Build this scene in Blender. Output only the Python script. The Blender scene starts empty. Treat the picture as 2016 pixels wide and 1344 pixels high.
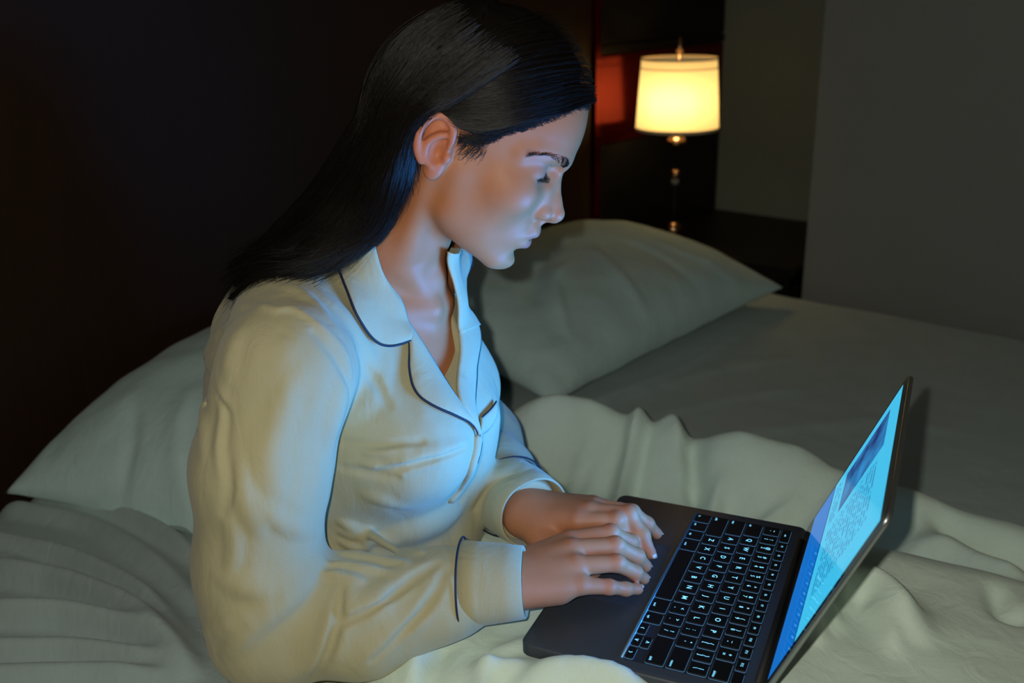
import bpy, bmesh, math, random
import numpy as np
from mathutils import Matrix, Vector

# ------------------------------------------------------------------ camera, world, lights, exposure
SC = bpy.context.scene
COL = SC.collection
CAM = np.array([0.5415, -0.7206, 1.2414])
RIGHT = np.array([0.76030, 0.64930, -0.01944]); RIGHT /= np.linalg.norm(RIGHT)
FWD = np.array([-0.61680, 0.71220, -0.33530]); FWD -= RIGHT * (FWD @ RIGHT); FWD /= np.linalg.norm(FWD)
UPV = np.cross(RIGHT, FWD)
FPX = 1960.0
cam_d = bpy.data.cameras.new('camera')
cam_d.sensor_width = 36.0
cam_d.lens = 36.0 * FPX / 2016.0
cam_d.clip_start = 0.02
cam_d.dof.use_dof = True
cam_d.dof.focus_distance = 0.97
cam_d.dof.aperture_fstop = 5.0
cam = bpy.data.objects.new('camera', cam_d)
COL.objects.link(cam)
M = Matrix.Identity(4)
for i in range(3):
    M[i][0] = RIGHT[i]; M[i][1] = UPV[i]; M[i][2] = -FWD[i]; M[i][3] = CAM[i]
cam.matrix_world = M
SC.camera = cam
SC.view_settings.view_transform = 'Standard'
SC.view_settings.look = 'None'
SC.view_settings.gamma = 1.0
SC.view_settings.exposure = 0.0
SC.view_settings.use_curve_mapping = False

world = bpy.data.worlds.new('world')
SC.world = world
world.use_nodes = True
world.node_tree.nodes['Background'].inputs[0].default_value = (0.6, 0.75, 1.0, 1)
world.node_tree.nodes['Background'].inputs[1].default_value = 0.01

# the photographer's on-camera flash, a few centimetres left of and above the lens
fl = bpy.data.lights.new('camera_flash', 'POINT')
fl.energy = 17.5
fl.color = (1.0, 0.96, 0.80)
fl.shadow_soft_size = 0.007
flo = bpy.data.objects.new('camera_flash', fl)
flo.location = Vector(CAM - RIGHT * 0.035 + UPV * 0.024)
COL.objects.link(flo)

# ------------------------------------------------------------------ helpers
LA = np.array([[.29212, .95638, 0], [-.95638, .29212, 0], [0, 0, 1.0]])   # laptop frame -> room
LO = np.array([0, 0, .68])
def l2w(P): return np.asarray(P, float) @ LA.T + LO
LM = Matrix([[*LA[0], 0], [*LA[1], 0], [*LA[2], .68], [0, 0, 0, 1]])
def ray(px, py): return FWD + RIGHT * ((px - 1008) / FPX) - UPV * ((py - 672) / FPX)
def at(px, py, z):
    d = ray(px, py); return CAM + d * ((z - CAM[2]) / d[2])
def atd(px, py, dep): return CAM + ray(px, py) * dep
def w2l(P): return (np.asarray(P, float) - LO) @ LA

def tag(o, label=None, cat=None, group=None, kind=None):
    if label: o['label'] = label
    if cat: o['category'] = cat
    if group: o['group'] = group
    if kind: o['kind'] = kind
    return o
def empty(name, loc=(0, 0, 0), mat=None):
    o = bpy.data.objects.new(name, None)
    o.empty_display_size = 0.05
    COL.objects.link(o)
    if mat is not None: o.matrix_world = mat
    else: o.location = loc
    return o
def link(name, me, m=None, parent=None, smooth=True):
    o = bpy.data.objects.new(name, me)
    COL.objects.link(o)
    if m is not None and not me.materials: me.materials.append(m)
    if parent is not None: o.parent = parent
    if smooth: me.shade_smooth()
    return o
def mesh_from(name, V, F):
    me = bpy.data.meshes.new(name)
    V = np.ascontiguousarray(V, dtype=np.float32)
    if isinstance(F, np.ndarray):
        n, k = F.shape
        me.vertices.add(len(V)); me.vertices.foreach_set('co', V.ravel())
        me.loops.add(n * k); me.loops.foreach_set('vertex_index', F.astype(np.int32).ravel())
        me.polygons.add(n)
        me.polygons.foreach_set('loop_start', np.arange(0, n * k, k, dtype=np.int32))
        me.update(calc_edges=True)
    else:
        me.from_pydata([tuple(map(float, v)) for v in V], [], F)
    me.validate()
    return me
def bm_obj(name, bm, m, parent=None, smooth=False):
    me = bpy.data.meshes.new(name); bm.to_mesh(me); bm.free()
    return link(name, me, m, parent, smooth)
def box_bm(sx, sy, sz, bevel=0.0, seg=2, center=(0, 0, 0)):
    bm = bmesh.new()
    bmesh.ops.create_cube(bm, size=1)
    for v in bm.verts: v.co = Vector((v.co.x * sx + center[0], v.co.y * sy + center[1], v.co.z * sz + center[2]))
    if bevel > 0: bmesh.ops.bevel(bm, geom=bm.edges[:], offset=bevel, segments=seg, profile=0.6, affect='EDGES')
    return bm
def rslab_bm(w, d, z0, z1, r, edge=0.0006, seg=8, cx=0.0, cy=0.0):
    """rounded rectangle slab, corners of radius r, small edge bevel"""
    bm = bmesh.new()
    def ring(inset, z):
        out = []
        rr = max(r - inset, 1e-5); hw = w / 2 - inset; hd = d / 2 - inset
        for q, (sx, sy) in enumerate(((1, 1), (-1, 1), (-1, -1), (1, -1))):
            for k in range(seg + 1):
                a = math.pi / 2 * (q + k / seg)
                out.append(bm.verts.new((cx + sx * (hw - rr) + rr * math.cos(a), cy + sy * (hd - rr) + rr * math.sin(a), z)))
        return out
    rings = [ring(edge, z0), ring(0, z0 + edge), ring(0, z1 - edge), ring(edge, z1)]
    n = len(rings[0])
    for a, b in zip(rings, rings[1:]):
        for i in range(n): bm.faces.new((a[i], a[(i + 1) % n], b[(i + 1) % n], b[i]))
    bm.faces.new(rings[0][::-1]); bm.faces.new(rings[-1])
    return bm
def lathe_bm(prof, n=40):
    bm = bmesh.new(); rings = []
    for r, z in prof:
        rings.append([bm.verts.new((r * math.cos(2 * math.pi * i / n), r * math.sin(2 * math.pi * i / n), z)) for i in range(n)])
    for a, b in zip(rings, rings[1:]):
        for i in range(n): bm.faces.new((a[i], a[(i + 1) % n], b[(i + 1) % n], b[i]))
    return bm
def tube_mesh(name, P, r, n=8, closed=False):
    P = np.asarray(P, float); N = len(P)
    r = np.broadcast_to(np.asarray(r, float), (N,))
    T = np.gradient(P, axis=0) if not closed else np.roll(P, -1, 0) - np.roll(P, 1, 0)
    T /= np.linalg.norm(T, axis=1, keepdims=True) + 1e-12
    up = np.array([0, 0, 1.0]) if abs(T[0][2]) < .9 else np.array([1.0, 0, 0])
    V = []
    nrm = np.cross(T[0], up); nrm /= np.linalg.norm(nrm)
    for i in range(N):
        nrm = nrm - T[i] * (nrm @ T[i]); nrm /= np.linalg.norm(nrm) + 1e-12
        b = np.cross(T[i], nrm)
        for k in range(n):
            a = 2 * math.pi * k / n
            V.append(P[i] + r[i] * (nrm * math.cos(a) + b * math.sin(a)))
    F = []
    for i in range(N - 1 + (1 if closed else 0)):
        for k in range(n):
            i2 = (i + 1) % N
            F.append((i * n + k, i * n + (k + 1) % n, i2 * n + (k + 1) % n, i2 * n + k))
    if not closed:
        F.append(tuple(range(n))[::-1]); F.append(tuple((N - 1) * n + k for k in range(n)))
    return mesh_from(name, V, F)
def catmull(P, n=8):
    P = np.asarray(P, float); out = []
    Q = np.vstack([2 * P[0] - P[1], P, 2 * P[-1] - P[-2]])
    for i in range(1, len(Q) - 2):
        for k in range(n):
            t = k / n
            out.append(.5 * ((2 * Q[i]) + (-Q[i - 1] + Q[i + 1]) * t + (2 * Q[i - 1] - 5 * Q[i] + 4 * Q[i + 1] - Q[i + 2]) * t * t + (-Q[i - 1] + 3 * Q[i] - 3 * Q[i + 1] + Q[i + 2]) * t ** 3))
    out.append(P[-1]); return np.array(out)

_rng = np.random.default_rng(7)
_PERM = np.tile(_rng.permutation(256), 3)
_GR = _rng.normal(size=(256, 3)); _GR /= np.linalg.norm(_GR, axis=1, keepdims=True)
def noise3(P, s=1.0):
    P = np.asarray(P, float) * s
    i = np.floor(P).astype(int); f = P - i; i &= 255
    u = f * f * f * (f * (f * 6 - 15) + 10)
    out = 0
    for dx in (0, 1):
        for dy in (0, 1):
            for dz in (0, 1):
                h = _PERM[_PERM[_PERM[(i[..., 0] + dx) & 255] + ((i[..., 1] + dy) & 255)] + ((i[..., 2] + dz) & 255)]
                g = _GR[h]
                d = g[..., 0] * (f[..., 0] - dx) + g[..., 1] * (f[..., 1] - dy) + g[..., 2] * (f[..., 2] - dz)
                w = (u[..., 0] if dx else 1 - u[..., 0]) * (u[..., 1] if dy else 1 - u[..., 1]) * (u[..., 2] if dz else 1 - u[..., 2])
                out = out + w * d
    return out
def sstep(a, b, x):
    t = np.clip((x - a) / (b - a), 0, 1); return t * t * (3 - 2 * t)
def polydist(P, L):
    """distance of points P (n,2 or n,3) to polyline L, and the position 0..1 along it, and the side (2-D)"""
    best = np.full(len(P), 1e9); tt = np.zeros(len(P)); sd = np.zeros(len(P))
    seg = np.linalg.norm(np.diff(L, axis=0), axis=1); cum = np.r_[0, np.cumsum(seg)]; tot = cum[-1]
    for k in range(len(L) - 1):
        a = L[k]; d = L[k + 1] - a
        t = np.clip(((P - a) @ d) / (d @ d + 1e-12), 0, 1)
        q = P - a - t[:, None] * d
        D = np.linalg.norm(q, axis=1)
        m = D < best
        best[m] = D[m]; tt[m] = ((cum[k] + t * seg[k]) / tot)[m]
    if P.shape[1] == 2:
        tg = np.gradient(L, axis=0); u = cum / tot
        tx, ty = np.interp(tt, u, tg[:, 0]), np.interp(tt, u, tg[:, 1]); cx, cy = np.interp(tt, u, L[:, 0]), np.interp(tt, u, L[:, 1])
        c = tx * (P[:, 1] - cy) - ty * (P[:, 0] - cx); sd = np.tanh(c / (np.hypot(tx, ty) * .002 + 1e-9))
    return best, tt, sd

# ------------------------------------------------------------------ materials
def nodes_mat(name):
    m = bpy.data.materials.new(name); m.use_nodes = True
    nt = m.node_tree; return m, nt, nt.nodes['Principled BSDF']
def simple(name, col, rough=0.5, metal=0.0, spec=0.5, emit=None, estr=0.0, coat=0.0):
    m, nt, b = nodes_mat(name)
    b.inputs['Base Color'].default_value = (*col, 1)
    b.inputs['Roughness'].default_value = rough
    b.inputs['Metallic'].default_value = metal
    b.inputs['Specular IOR Level'].default_value = spec
    if coat: b.inputs['Coat Weight'].default_value = coat
    if emit:
        b.inputs['Emission Color'].default_value = (*emit, 1)
        b.inputs['Emission Strength'].default_value = estr
    return m
def fabric(name, col, scale=900.0, bump=0.15, mott=0.11, rough=0.9, sheen=0.2, wrinkle=.28):
    m, nt, b = nodes_mat(name)
    N = nt.nodes; L = nt.links
    tc = N.new('ShaderNodeTexCoord')
    w = N.new('ShaderNodeTexNoise'); w.inputs['Scale'].default_value = scale; w.inputs['Detail'].default_value = 2
    w2 = N.new('ShaderNodeTexNoise'); w2.inputs['Scale'].default_value = 14; w2.inputs['Detail'].default_value = 3
    for q in (w, w2): L.new(tc.outputs['Object'], q.inputs['Vector'])
    mx = N.new('ShaderNodeMix'); mx.data_type = 'RGBA'
    mx.inputs[6].default_value = (*[c * (1 - mott) for c in col], 1); mx.inputs[7].default_value = (*[min(1, c * (1 + mott)) for c in col], 1)
    ad = N.new('ShaderNodeMath'); ad.operation = 'ADD'
    L.new(w.outputs['Fac'], ad.inputs[0]); L.new(w2.outputs['Fac'], ad.inputs[1])
    sb = N.new('ShaderNodeMath'); sb.operation = 'SUBTRACT'; sb.inputs[1].default_value = 0.5; L.new(ad.outputs[0], sb.inputs[0])
    L.new(sb.outputs[0], mx.inputs[0]); L.new(mx.outputs[2], b.inputs['Base Color'])
    bp = N.new('ShaderNodeBump'); bp.inputs['Strength'].default_value = bump; bp.inputs['Distance'].default_value = 0.0006
    mp = N.new('ShaderNodeMapping'); mp.inputs['Rotation'].default_value = (.3, .5, .6); mp.inputs['Scale'].default_value = (1, 1, .35); L.new(tc.outputs['Object'], mp.inputs[0])
    w3 = N.new('ShaderNodeTexNoise'); w3.inputs['Scale'].default_value = 42; w3.inputs['Detail'].default_value = 3; w3.inputs['Distortion'].default_value = .8; L.new(mp.outputs[0], w3.inputs['Vector'])
    bp2 = N.new('ShaderNodeBump'); bp2.inputs['Strength'].default_value = wrinkle; bp2.inputs['Distance'].default_value = 0.006
    L.new(w3.outputs['Fac'], bp2.inputs['Height']); L.new(bp2.outputs['Normal'], bp.inputs['Normal'])
    L.new(w.outputs['Fac'], bp.inputs['Height']); L.new(bp.outputs['Normal'], b.inputs['Normal'])
    b.inputs['Roughness'].default_value = rough
    b.inputs['Specular IOR Level'].default_value = 0.15
    b.inputs['Sheen Weight'].default_value = sheen; b.inputs['Sheen Roughness'].default_value = 0.5
    return m
def wood(name, c0, c1, rough=0.3, metal=0.0, scale=(2, 30, 2)):
    m, nt, b = nodes_mat(name); N = nt.nodes; L = nt.links
    tc = N.new('ShaderNodeTexCoord'); mp = N.new('ShaderNodeMapping'); mp.inputs['Scale'].default_value = scale
    n = N.new('ShaderNodeTexNoise'); n.inputs['Scale'].default_value = 3; n.inputs['Detail'].default_value = 6; n.inputs['Distortion'].default_value = 0.6
    L.new(tc.outputs['Object'], mp.inputs[0]); L.new(mp.outputs[0], n.inputs['Vector'])
    mx = N.new('ShaderNodeMix'); mx.data_type = 'RGBA'; mx.inputs[6].default_value = (*c0, 1); mx.inputs[7].default_value = (*c1, 1)
    L.new(n.outputs['Fac'], mx.inputs[0]); L.new(mx.outputs[2], b.inputs['Base Color'])
    b.inputs['Roughness'].default_value = rough; b.inputs['Metallic'].default_value = metal; b.inputs['Specular IOR Level'].default_value = .22
    return m
def plaster(name, col, bump=0.2):
    m, nt, b = nodes_mat(name); N = nt.nodes; L = nt.links
    tc = N.new('ShaderNodeTexCoord'); n = N.new('ShaderNodeTexNoise'); n.inputs['Scale'].default_value = 260; n.inputs['Detail'].default_value = 3
    L.new(tc.outputs['Object'], n.inputs['Vector'])
    bp = N.new('ShaderNodeBump'); bp.inputs['Strength'].default_value = bump; bp.inputs['Distance'].default_value = 0.002
    L.new(n.outputs['Fac'], bp.inputs['Height']); L.new(bp.outputs['Normal'], b.inputs['Normal'])
    mx = N.new('ShaderNodeMix'); mx.data_type = 'RGBA'; mx.inputs[6].default_value = (*[c * .92 for c in col], 1); mx.inputs[7].default_value = (*[c * 1.06 for c in col], 1)
    n2 = N.new('ShaderNodeTexNoise'); n2.inputs['Scale'].default_value = 3; L.new(tc.outputs['Object'], n2.inputs['Vector'])
    L.new(n2.outputs['Fac'], mx.inputs[0]); L.new(mx.outputs[2], b.inputs['Base Color'])
    b.inputs['Roughness'].default_value = 0.9; b.inputs['Specular IOR Level'].default_value = 0.2
    return m

M_SHEET = fabric('cotton_sheet', (.45, .555, .56), 1100)
M_DUVET = fabric('cotton_duvet', (.72, .86, .77), 1100)
M_PILLOW = fabric('cotton_pillowcase', (.64, .85, .86), 1100)
M_SHIRT = fabric('cream_flannel', (.44, .40, .25), 1300, 0.25)
M_PIPE = simple('navy_piping', (.006, .012, .03), 0.7)
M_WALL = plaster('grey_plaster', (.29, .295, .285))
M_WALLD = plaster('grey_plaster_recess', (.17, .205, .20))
M_WOODW = wood('dark_red_lacquered_wood', (.024, .012, .0065), (.034, .016, .0085), 0.45, 0.0)
M_LACQ = wood('mahogany_lacquer', (.20, .013, .009), (.16, .010, .007), 0.17, 0.85)
M_WOODB = wood('black_stained_wood', (.006, .005, .004), (.01, .008, .006), 0.45)
M_FLOOR = wood('dark_floor_boards', (.04, .022, .012), (.06, .03, .016), 0.4, 0, (2, 20, 2))
M_CEIL = plaster('ceiling_paint', (.25, .25, .24))
M_ALU = simple('space_grey_aluminium', (.085, .098, .122), 0.48, 0.6)
M_ALUE = simple('space_grey_aluminium_edge', (.30, .31, .32), 0.35, 0.9)
M_WELL = simple('keyboard_well', (.040, .050, .075), 0.5, 0.5)
M_KEY = simple('black_key_plastic', (.004, .004, .005), 0.5, 0, 0.3)
M_BLACK = simple('black_bezel_glass', (.002, .002, .003), 0.08)
M_BLKP = simple('black_rubber', (.004, .004, .005), 0.6)
M_LEGEND = simple('backlit_legend', (.2, .4, .5), 0.5, emit=(.20, .68, 1.0), estr=1.25)
M_BACKLIT = simple('key_edge_backlight', (.1, .2, .3), 0.5, emit=(.10, .32, .70), estr=0.30)
M_BRASS = simple('aged_brass', (.55, .33, .16), 0.3, 1.0)

# ------------------------------------------------------------------ the room
def slab(name, lo, hi, m, kind='structure', bevel=0.0):
    lo = np.array(lo, float); hi = np.array(hi, float); c = (lo + hi) / 2; s = hi - lo
    o = bm_obj(name, box_bm(s[0], s[1], s[2], bevel), m)
    o.location = c
    if kind: o['kind'] = kind
    return o
XW, YF, YR, XC = -1.05, 2.13, 1.60, -0.487
slab('floor', (XW - .1, -2.6, -.1), (3.4, YF + .1, 0), M_FLOOR)
slab('ceiling', (XW - .1, -2.6, 2.6), (3.4, YF + .1, 2.7), M_CEIL)
slab('wall_head', (XW - .1, -2.6, 0), (XW, YF + .1, 2.6), M_WOODW)
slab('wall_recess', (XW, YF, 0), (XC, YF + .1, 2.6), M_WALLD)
slab('wall_far', (XC, YR, 0), (3.4, YF + .1, 2.6), M_WALL)
slab('wall_near', (XW, -2.6, 0), (3.4, -2.5, 2.6), M_WALL)
slab('wall_foot', (3.3, -2.5, 0), (3.4, YR, 2.6), M_WALL)
wh = bpy.data.objects['wall_head']
def wall_piece(name, lo, hi, m, bevel=0.002):
    lo = np.array(lo, float); hi = np.array(hi, float); c = (lo + hi) / 2; s = hi - lo
    o = bm_obj(name, box_bm(s[0], s[1], s[2], bevel), m, wh)
    o.location = Vector(c) - wh.location
    return o
# panelling of the head wall: one wide dark board, a lacquered red panel behind the lamp
wall_piece('panel', (XW, -2.48, .02), (XW + .012, 1.44, 2.58), M_WOODW)
wall_piece('panel', (XW, 1.475, .835), (XW + .012, YF - .004, 1.068), M_LACQ)
wall_piece('panel', (XW, 1.475, .02), (XW + .012, YF - .004, .829), M_WOODB)
wall_piece('panel', (XW, 1.475, 1.098), (XW + .012, YF - .004, 2.58), M_WOODB)
wall_piece('stile', (XW, 1.446, .02), (XW + .022, 1.470, 2.58), M_LACQ)
wall_piece('rail', (XW, 1.475, 1.072), (XW + .016, YF - .004, 1.094), M_WOODB)

# ------------------------------------------------------------------ bed
bed = empty('bed', (0.12, .545, 0))
tag(bed, 'wide bed with a dark base, its mattress hidden under the pale fitted sheet', 'bed')
def bedpart(name, lo, hi, m, bevel, seg=3, smooth=True):
    lo = np.array(lo, float); hi = np.array(hi, float); c = (lo + hi) / 2; s = hi - lo
    o = bm_obj(name, box_bm(s[0], s[1], s[2], bevel, seg), m, bed, smooth)
    o.location = Vector(c) - bed.location
    return o
BX0, BX1, BY0, BY1, BZ = -.955, 1.22, -.50, 1.565, .50
bedpart('bed_frame', (BX0, BY0 + .02, .08), (BX1, BY1 - .02, .26), M_WOODB, .01)
bedpart('mattress', (BX0 + .012, BY0 + .012, .262), (BX1 - .012, BY1 - .012, BZ - .012), M_SHEET, .05, 5)
for sx in (BX0 + .1, BX1 - .1):
    for sy in (BY0 + .12, BY1 - .12):
        bedpart('leg', (sx - .03, sy - .03, 0), (sx + .03, sy + .03, .08), M_WOODB, .004)

def ridges(P, lst, h):
    """add cloth ridges: (pixel polyline on plane z, z, amplitude, width, sharpness of the shaded side)"""
    for pts, z, amp, wd, asym in lst:
        L = catmull(np.array([at(px, py, z)[:2] for px, py in pts]), 5)
        lo = L.min(0) - 5 * wd; hi = L.max(0) + 5 * wd
        m = np.all((P > lo) & (P < hi), axis=1)
        if not m.any(): continue
        D, T, S = polydist(P[m], L)
        w = wd * ((1 + asym) / 2 + S * (1 - asym) / 2)
        env = np.clip(np.minimum(T, 1 - T) * 4, 0, 1) ** .7
        h[m] += amp * env * np.exp(-(D / w) ** 2)
    return h
def grid(x0, x1, y0, y1, st):
    nx = int(round((x1 - x0) / st)) + 1; ny = int(round((y1 - y0) / st)) + 1
    X, Y = np.meshgrid(np.linspace(x0, x1, nx), np.linspace(y0, y1, ny), indexing='ij')
    idx = np.arange(nx * ny).reshape(nx, ny)
    F = np.stack([idx[:-1, :-1], idx[1:, :-1], idx[1:, 1:], idx[:-1, 1:]], -1).reshape(-1, 4)
    return np.c_[X.ravel(), Y.ravel()], F, nx, ny
def blur_grid(h, nx, ny, it):
    g = h.reshape(nx, ny).copy()
    for _ in range(it):
        g[1:-1, :] = .5 * g[1:-1, :] + .25 * (g[:-2, :] + g[2:, :]); g[:, 1:-1] = .5 * g[:, 1:-1] + .25 * (g[:, :-2] + g[:, 2:])
    return g.ravel()
# fitted sheet over the mattress, its edges turned down
P, F, nx, ny = grid(BX0, BX1, BY0, BY1, .005)
h = np.full(len(P), BZ)
P3 = np.c_[P, np.zeros(len(P))]
h += .004 * noise3(P3, 5) + .0016 * noise3(P3 * [1, 1.6, 1], 14)
SHEET_R = [
    ([(0, 1078), (150, 1112), (280, 1180), (392, 1290)], .5, .013, .013, .6),
    ([(0, 1140), (130, 1165), (270, 1230), (395, 1320)], .5, .016, .015, .6),
    ([(0, 1225), (140, 1230), (280, 1268), (392, 1330)], .5, .017, .014, .55),
    ([(0, 1290), (150, 1290), (300, 1310), (400, 1340)], .5, .013, .012, .55),
    ([(0, 1340), (200, 1335), (380, 1342)], .5, .012, .012, .6),
    ([(40, 1010), (180, 1040), (300, 1110), (400, 1200)], .5, .009, .016, .6),
    ([(130, 1000), (260, 1035), (400, 1110)], .5, .008, .014, .6),
    ([(230, 1020), (330, 1060), (405, 1120)], .5, .007, .012, .6),
    ([(60, 1120), (200, 1175), (340, 1270)], .5, .005, .008, .6),
    ([(40, 1190), (200, 1215), (330, 1270)], .5, .005, .008, .6),
    ([(1110, 810), (1330, 730), (1480, 640)], .5, .006, .02, .7),
    ([(1180, 800), (1400, 730), (1600, 700)], .5, .005, .025, .7),
    ([(1250, 830), (1450, 780), (1640, 760)], .5, .004, .025, .7),
    ([(1400, 860), (1700, 830), (1950, 860)], .5, .004, .03, .7),
]
SHEET_R = [([(2 * p[0][0] - p[1][0], 2 * p[0][1] - p[1][1])] + p, z, a * 2.9, w * .85, s_) if i < 9 else (p, z, a, w, s_) for i, (p, z, a, w, s_) in enumerate(SHEET_R)]
h = ridges(P, SHEET_R, h)
h = blur_grid(h, nx, ny, 3)
edge = np.minimum.reduce([P[:, 0] - BX0, BX1 - P[:, 0], P[:, 1] - BY0, BY1 - P[:, 1]])
rr = .045
h -= np.where(edge < rr, rr - np.sqrt(np.maximum(rr * rr - (rr - edge) ** 2, 0)), 0)
V = np.c_[P, h]
rim = np.r_[np.arange(nx) * ny, (nx - 1) * ny + np.arange(1, ny), np.arange(nx - 2, -1, -1) * ny + ny - 1, np.arange(ny - 2, 0, -1)]
low = V[rim].copy(); low[:, 2] = .262
k0 = len(V); V = np.vstack([V, low]); nr = len(rim)
Fs = np.array([[rim[i], k0 + i, k0 + (i + 1) % nr, rim[(i + 1) % nr]] for i in range(nr)])
sheet = link('fitted_sheet', mesh_from('fitted_sheet', V, np.vstack([F, Fs])), M_SHEET)
tag(sheet, 'pale green-grey fitted sheet pulled into folds beside the seated woman', 'sheet')

def pillow(name, sx, sy, T, mat, seed, creases=(), n=110, flat=.55, droop=0):
    u = np.linspace(-1, 1, n); U, W = np.meshgrid(u, u, indexing='ij')
    U = np.sign(U) * np.abs(U) ** .9; W = np.sign(W) * np.abs(W) ** .9
    au, aw = np.abs(U), np.abs(W)
    prof = np.clip((1 - au ** 2.2) * (1 - aw ** 2.6), 0, 1) ** .52
    pin = 1 - .075 * (1 - au ** 2) * aw ** 6
    pin2 = 1 - .085 * (1 - aw ** 2) * au ** 6
    X = U * sx / 2 * pin2; Y = W * sy / 2 * pin
    tops = []
    for s in (1, -1):
        z = s * T * prof * (1.0 if s > 0 else flat)
        q = np.stack([X, Y, np.full_like(X, seed + s)], -1)
        rim = (au ** 5 + aw ** 5)
        nz = .010 * noise3(q, 6) + .006 * noise3(q * [1, 1, 1], 13) + np.clip(rim, 0, 1) * .007 * noise3(q, 24)
        z = z + nz * np.clip(1 - np.maximum(au, aw) ** 14, 0, 1) * (1 if s > 0 else -1)
        tops.append(np.stack([X, Y, z], -1).reshape(-1, 3))
    if creases:
        P2 = tops[0][:, :2]
        for pts, amp, wd in creases:
            L = catmull(np.array(pts, float), 5); D, Tt, S = polydist(P2, L)
            tops[0][:, 2] += amp * np.clip(np.minimum(Tt, 1 - Tt) * 4, 0, 1) * np.exp(-(D / np.where(S > 0, wd, wd * .55)) ** 2)
    idx = np.arange(n * n).reshape(n, n)
    F = np.stack([idx[:-1, :-1], idx[1:, :-1], idx[1:, 1:], idx[:-1, 1:]], -1).reshape(-1, 4)
    V = np.vstack(tops)
    V[:, 2] -= droop * np.clip(-V[:, 1] / (sy / 2), 0, 1) ** 2.2
    R4 = np.array(mat); Wd = V @ R4[:3, :3].T + R4[:3, 3]
    ov = np.maximum(0, (XW + .035) - Wd[:, 0]); Wd[:, 0] += ov * .97; Wd[:, 2] += ov * .55          # pushed up where it meets the head wall
    Wd[:, 2] = np.where(Wd[:, 2] < .506, .506 + (Wd[:, 2] - .506) * .06, Wd[:, 2])                     # flattened on the mattress
    V = (Wd - R4[:3, 3]) @ R4[:3, :3]
    me = mesh_from(name, V, np.vstack([F, F[:, ::-1] + n * n]))
    bm = bmesh.new(); bm.from_mesh(me); bmesh.ops.remove_doubles(bm, verts=bm.verts, dist=1e-5); bm.to_mesh(me); bm.free()
    o = link(name, me, M_PILLOW)
    o.matrix_world = mat
    # seam cord around the rim
    return o
def pose(loc, rz, ry=0, rx=0):
    return Matrix.Translation(loc) @ Matrix.Rotation(math.radians(rz), 4, 'Z') @ Matrix.Rotation(math.radians(ry), 4, 'Y') @ Matrix.Rotation(math.radians(rx), 4, 'X')
pr = pillow('pillow', .54, .90, .115, pose((-.735, 1.000, .588), 0, 9, 0), 3.1,
            creases=[([(.10, -.30), (.0, -.18), (-.06, -.02)], -.012, .03), ([(.2, -.32), (.08, -.22), (.02, -.1)], .010, .02),
                     ([(.24, -.1), (.1, -.05), (-.02, .02)], .007, .02), ([(.22, .1), (.1, .12), (0, .1)], -.006, .02), ([(.22, .25), (.12, .2), (.02, .2)], .006, .016)])
tag(pr, 'pale pillow lying empty on the far side of the bed, below the lit lamp', 'pillow', 'pillows against the head wall')
plw = pillow('pillow', .54, .76, .125, pose((-.80, .245, .572), 18, 5, 0), 8.7, droop=.07,
             creases=[([(.25, -.38), (.12, -.27), (.05, -.12)], .008, .02), ([(.1, -.4), (0, -.3), (-.05, -.2)], .008, .018), ([(.26, -.24), (.16, -.16), (.1, -.05)], -.007, .016),
                      ([(-.05, -.4), (-.08, -.3), (-.14, -.24)], -.008, .016)])
tag(plw, 'pale pillow behind the back of the seated woman, one corner over the mattress edge', 'pillow', 'pillows against the head wall')

# ------------------------------------------------------------------ duvet: one thick quilt over lap and legs
P, F, nx, ny = grid(-.50, 1.25, -.54, .72, .005)
Lc = np.c_[P, np.zeros(len(P))]
Lxy = (np.c_[P, np.full(len(P), .68)] - LO) @ LA          # columns: rx (near), fx (forward)
rx, fx = Lxy[:, 0], Lxy[:, 1]
P3 = np.c_[P, np.zeros(len(P))]
def pad_w(rx, fx): return (1 - sstep(.14, .19, np.abs(rx))) * sstep(-.03, .03, fx) * (1 - sstep(.20, .27, fx))
OUT = np.array([(-.50, .12), (-.44, .33), (-.40, .42), (-.30, .47), (-.20, .515), (-.08, .52), (.08, .56), (.17, .575), (.32, .575), (.7, .56), (1.3, .52)])
def duvet_height(P, rx, fx, P3):
    z = np.full(len(P), .548)
    lap = sstep(-.34, -.16, rx) * (1 - sstep(.17, .40, rx)) * sstep(-.36, -.16, fx) * (1 - .55 * sstep(.35, 1.0, fx))
    z += .105 * lap
    # flat bed under the laptop
    pad = (1 - sstep(.14, .19, np.abs(rx))) * sstep(-.03, .03, fx) * (1 - sstep(.20, .27, fx))
    z = z * (1 - pad) + .6655 * pad
    far_ = np.interp(P[:, 0], OUT[:, 0], OUT[:, 1]) - P[:, 1]
    z += .085 * np.exp(-((far_ - .085) / .062) ** 2) * (.55 + .45 * sstep(.5, -.2, P[:, 0])) * (1 - pad_w(rx, fx))
    n = .022 * noise3(P3, 3.2) + .012 * noise3(P3, 7.5) + .006 * noise3(P3 * [1, 1.5, 1], 15)
    z += n * (1 - pad) * (1 - .5 * lap)
    return z
h = duvet_height(P, rx, fx, P3)
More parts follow.
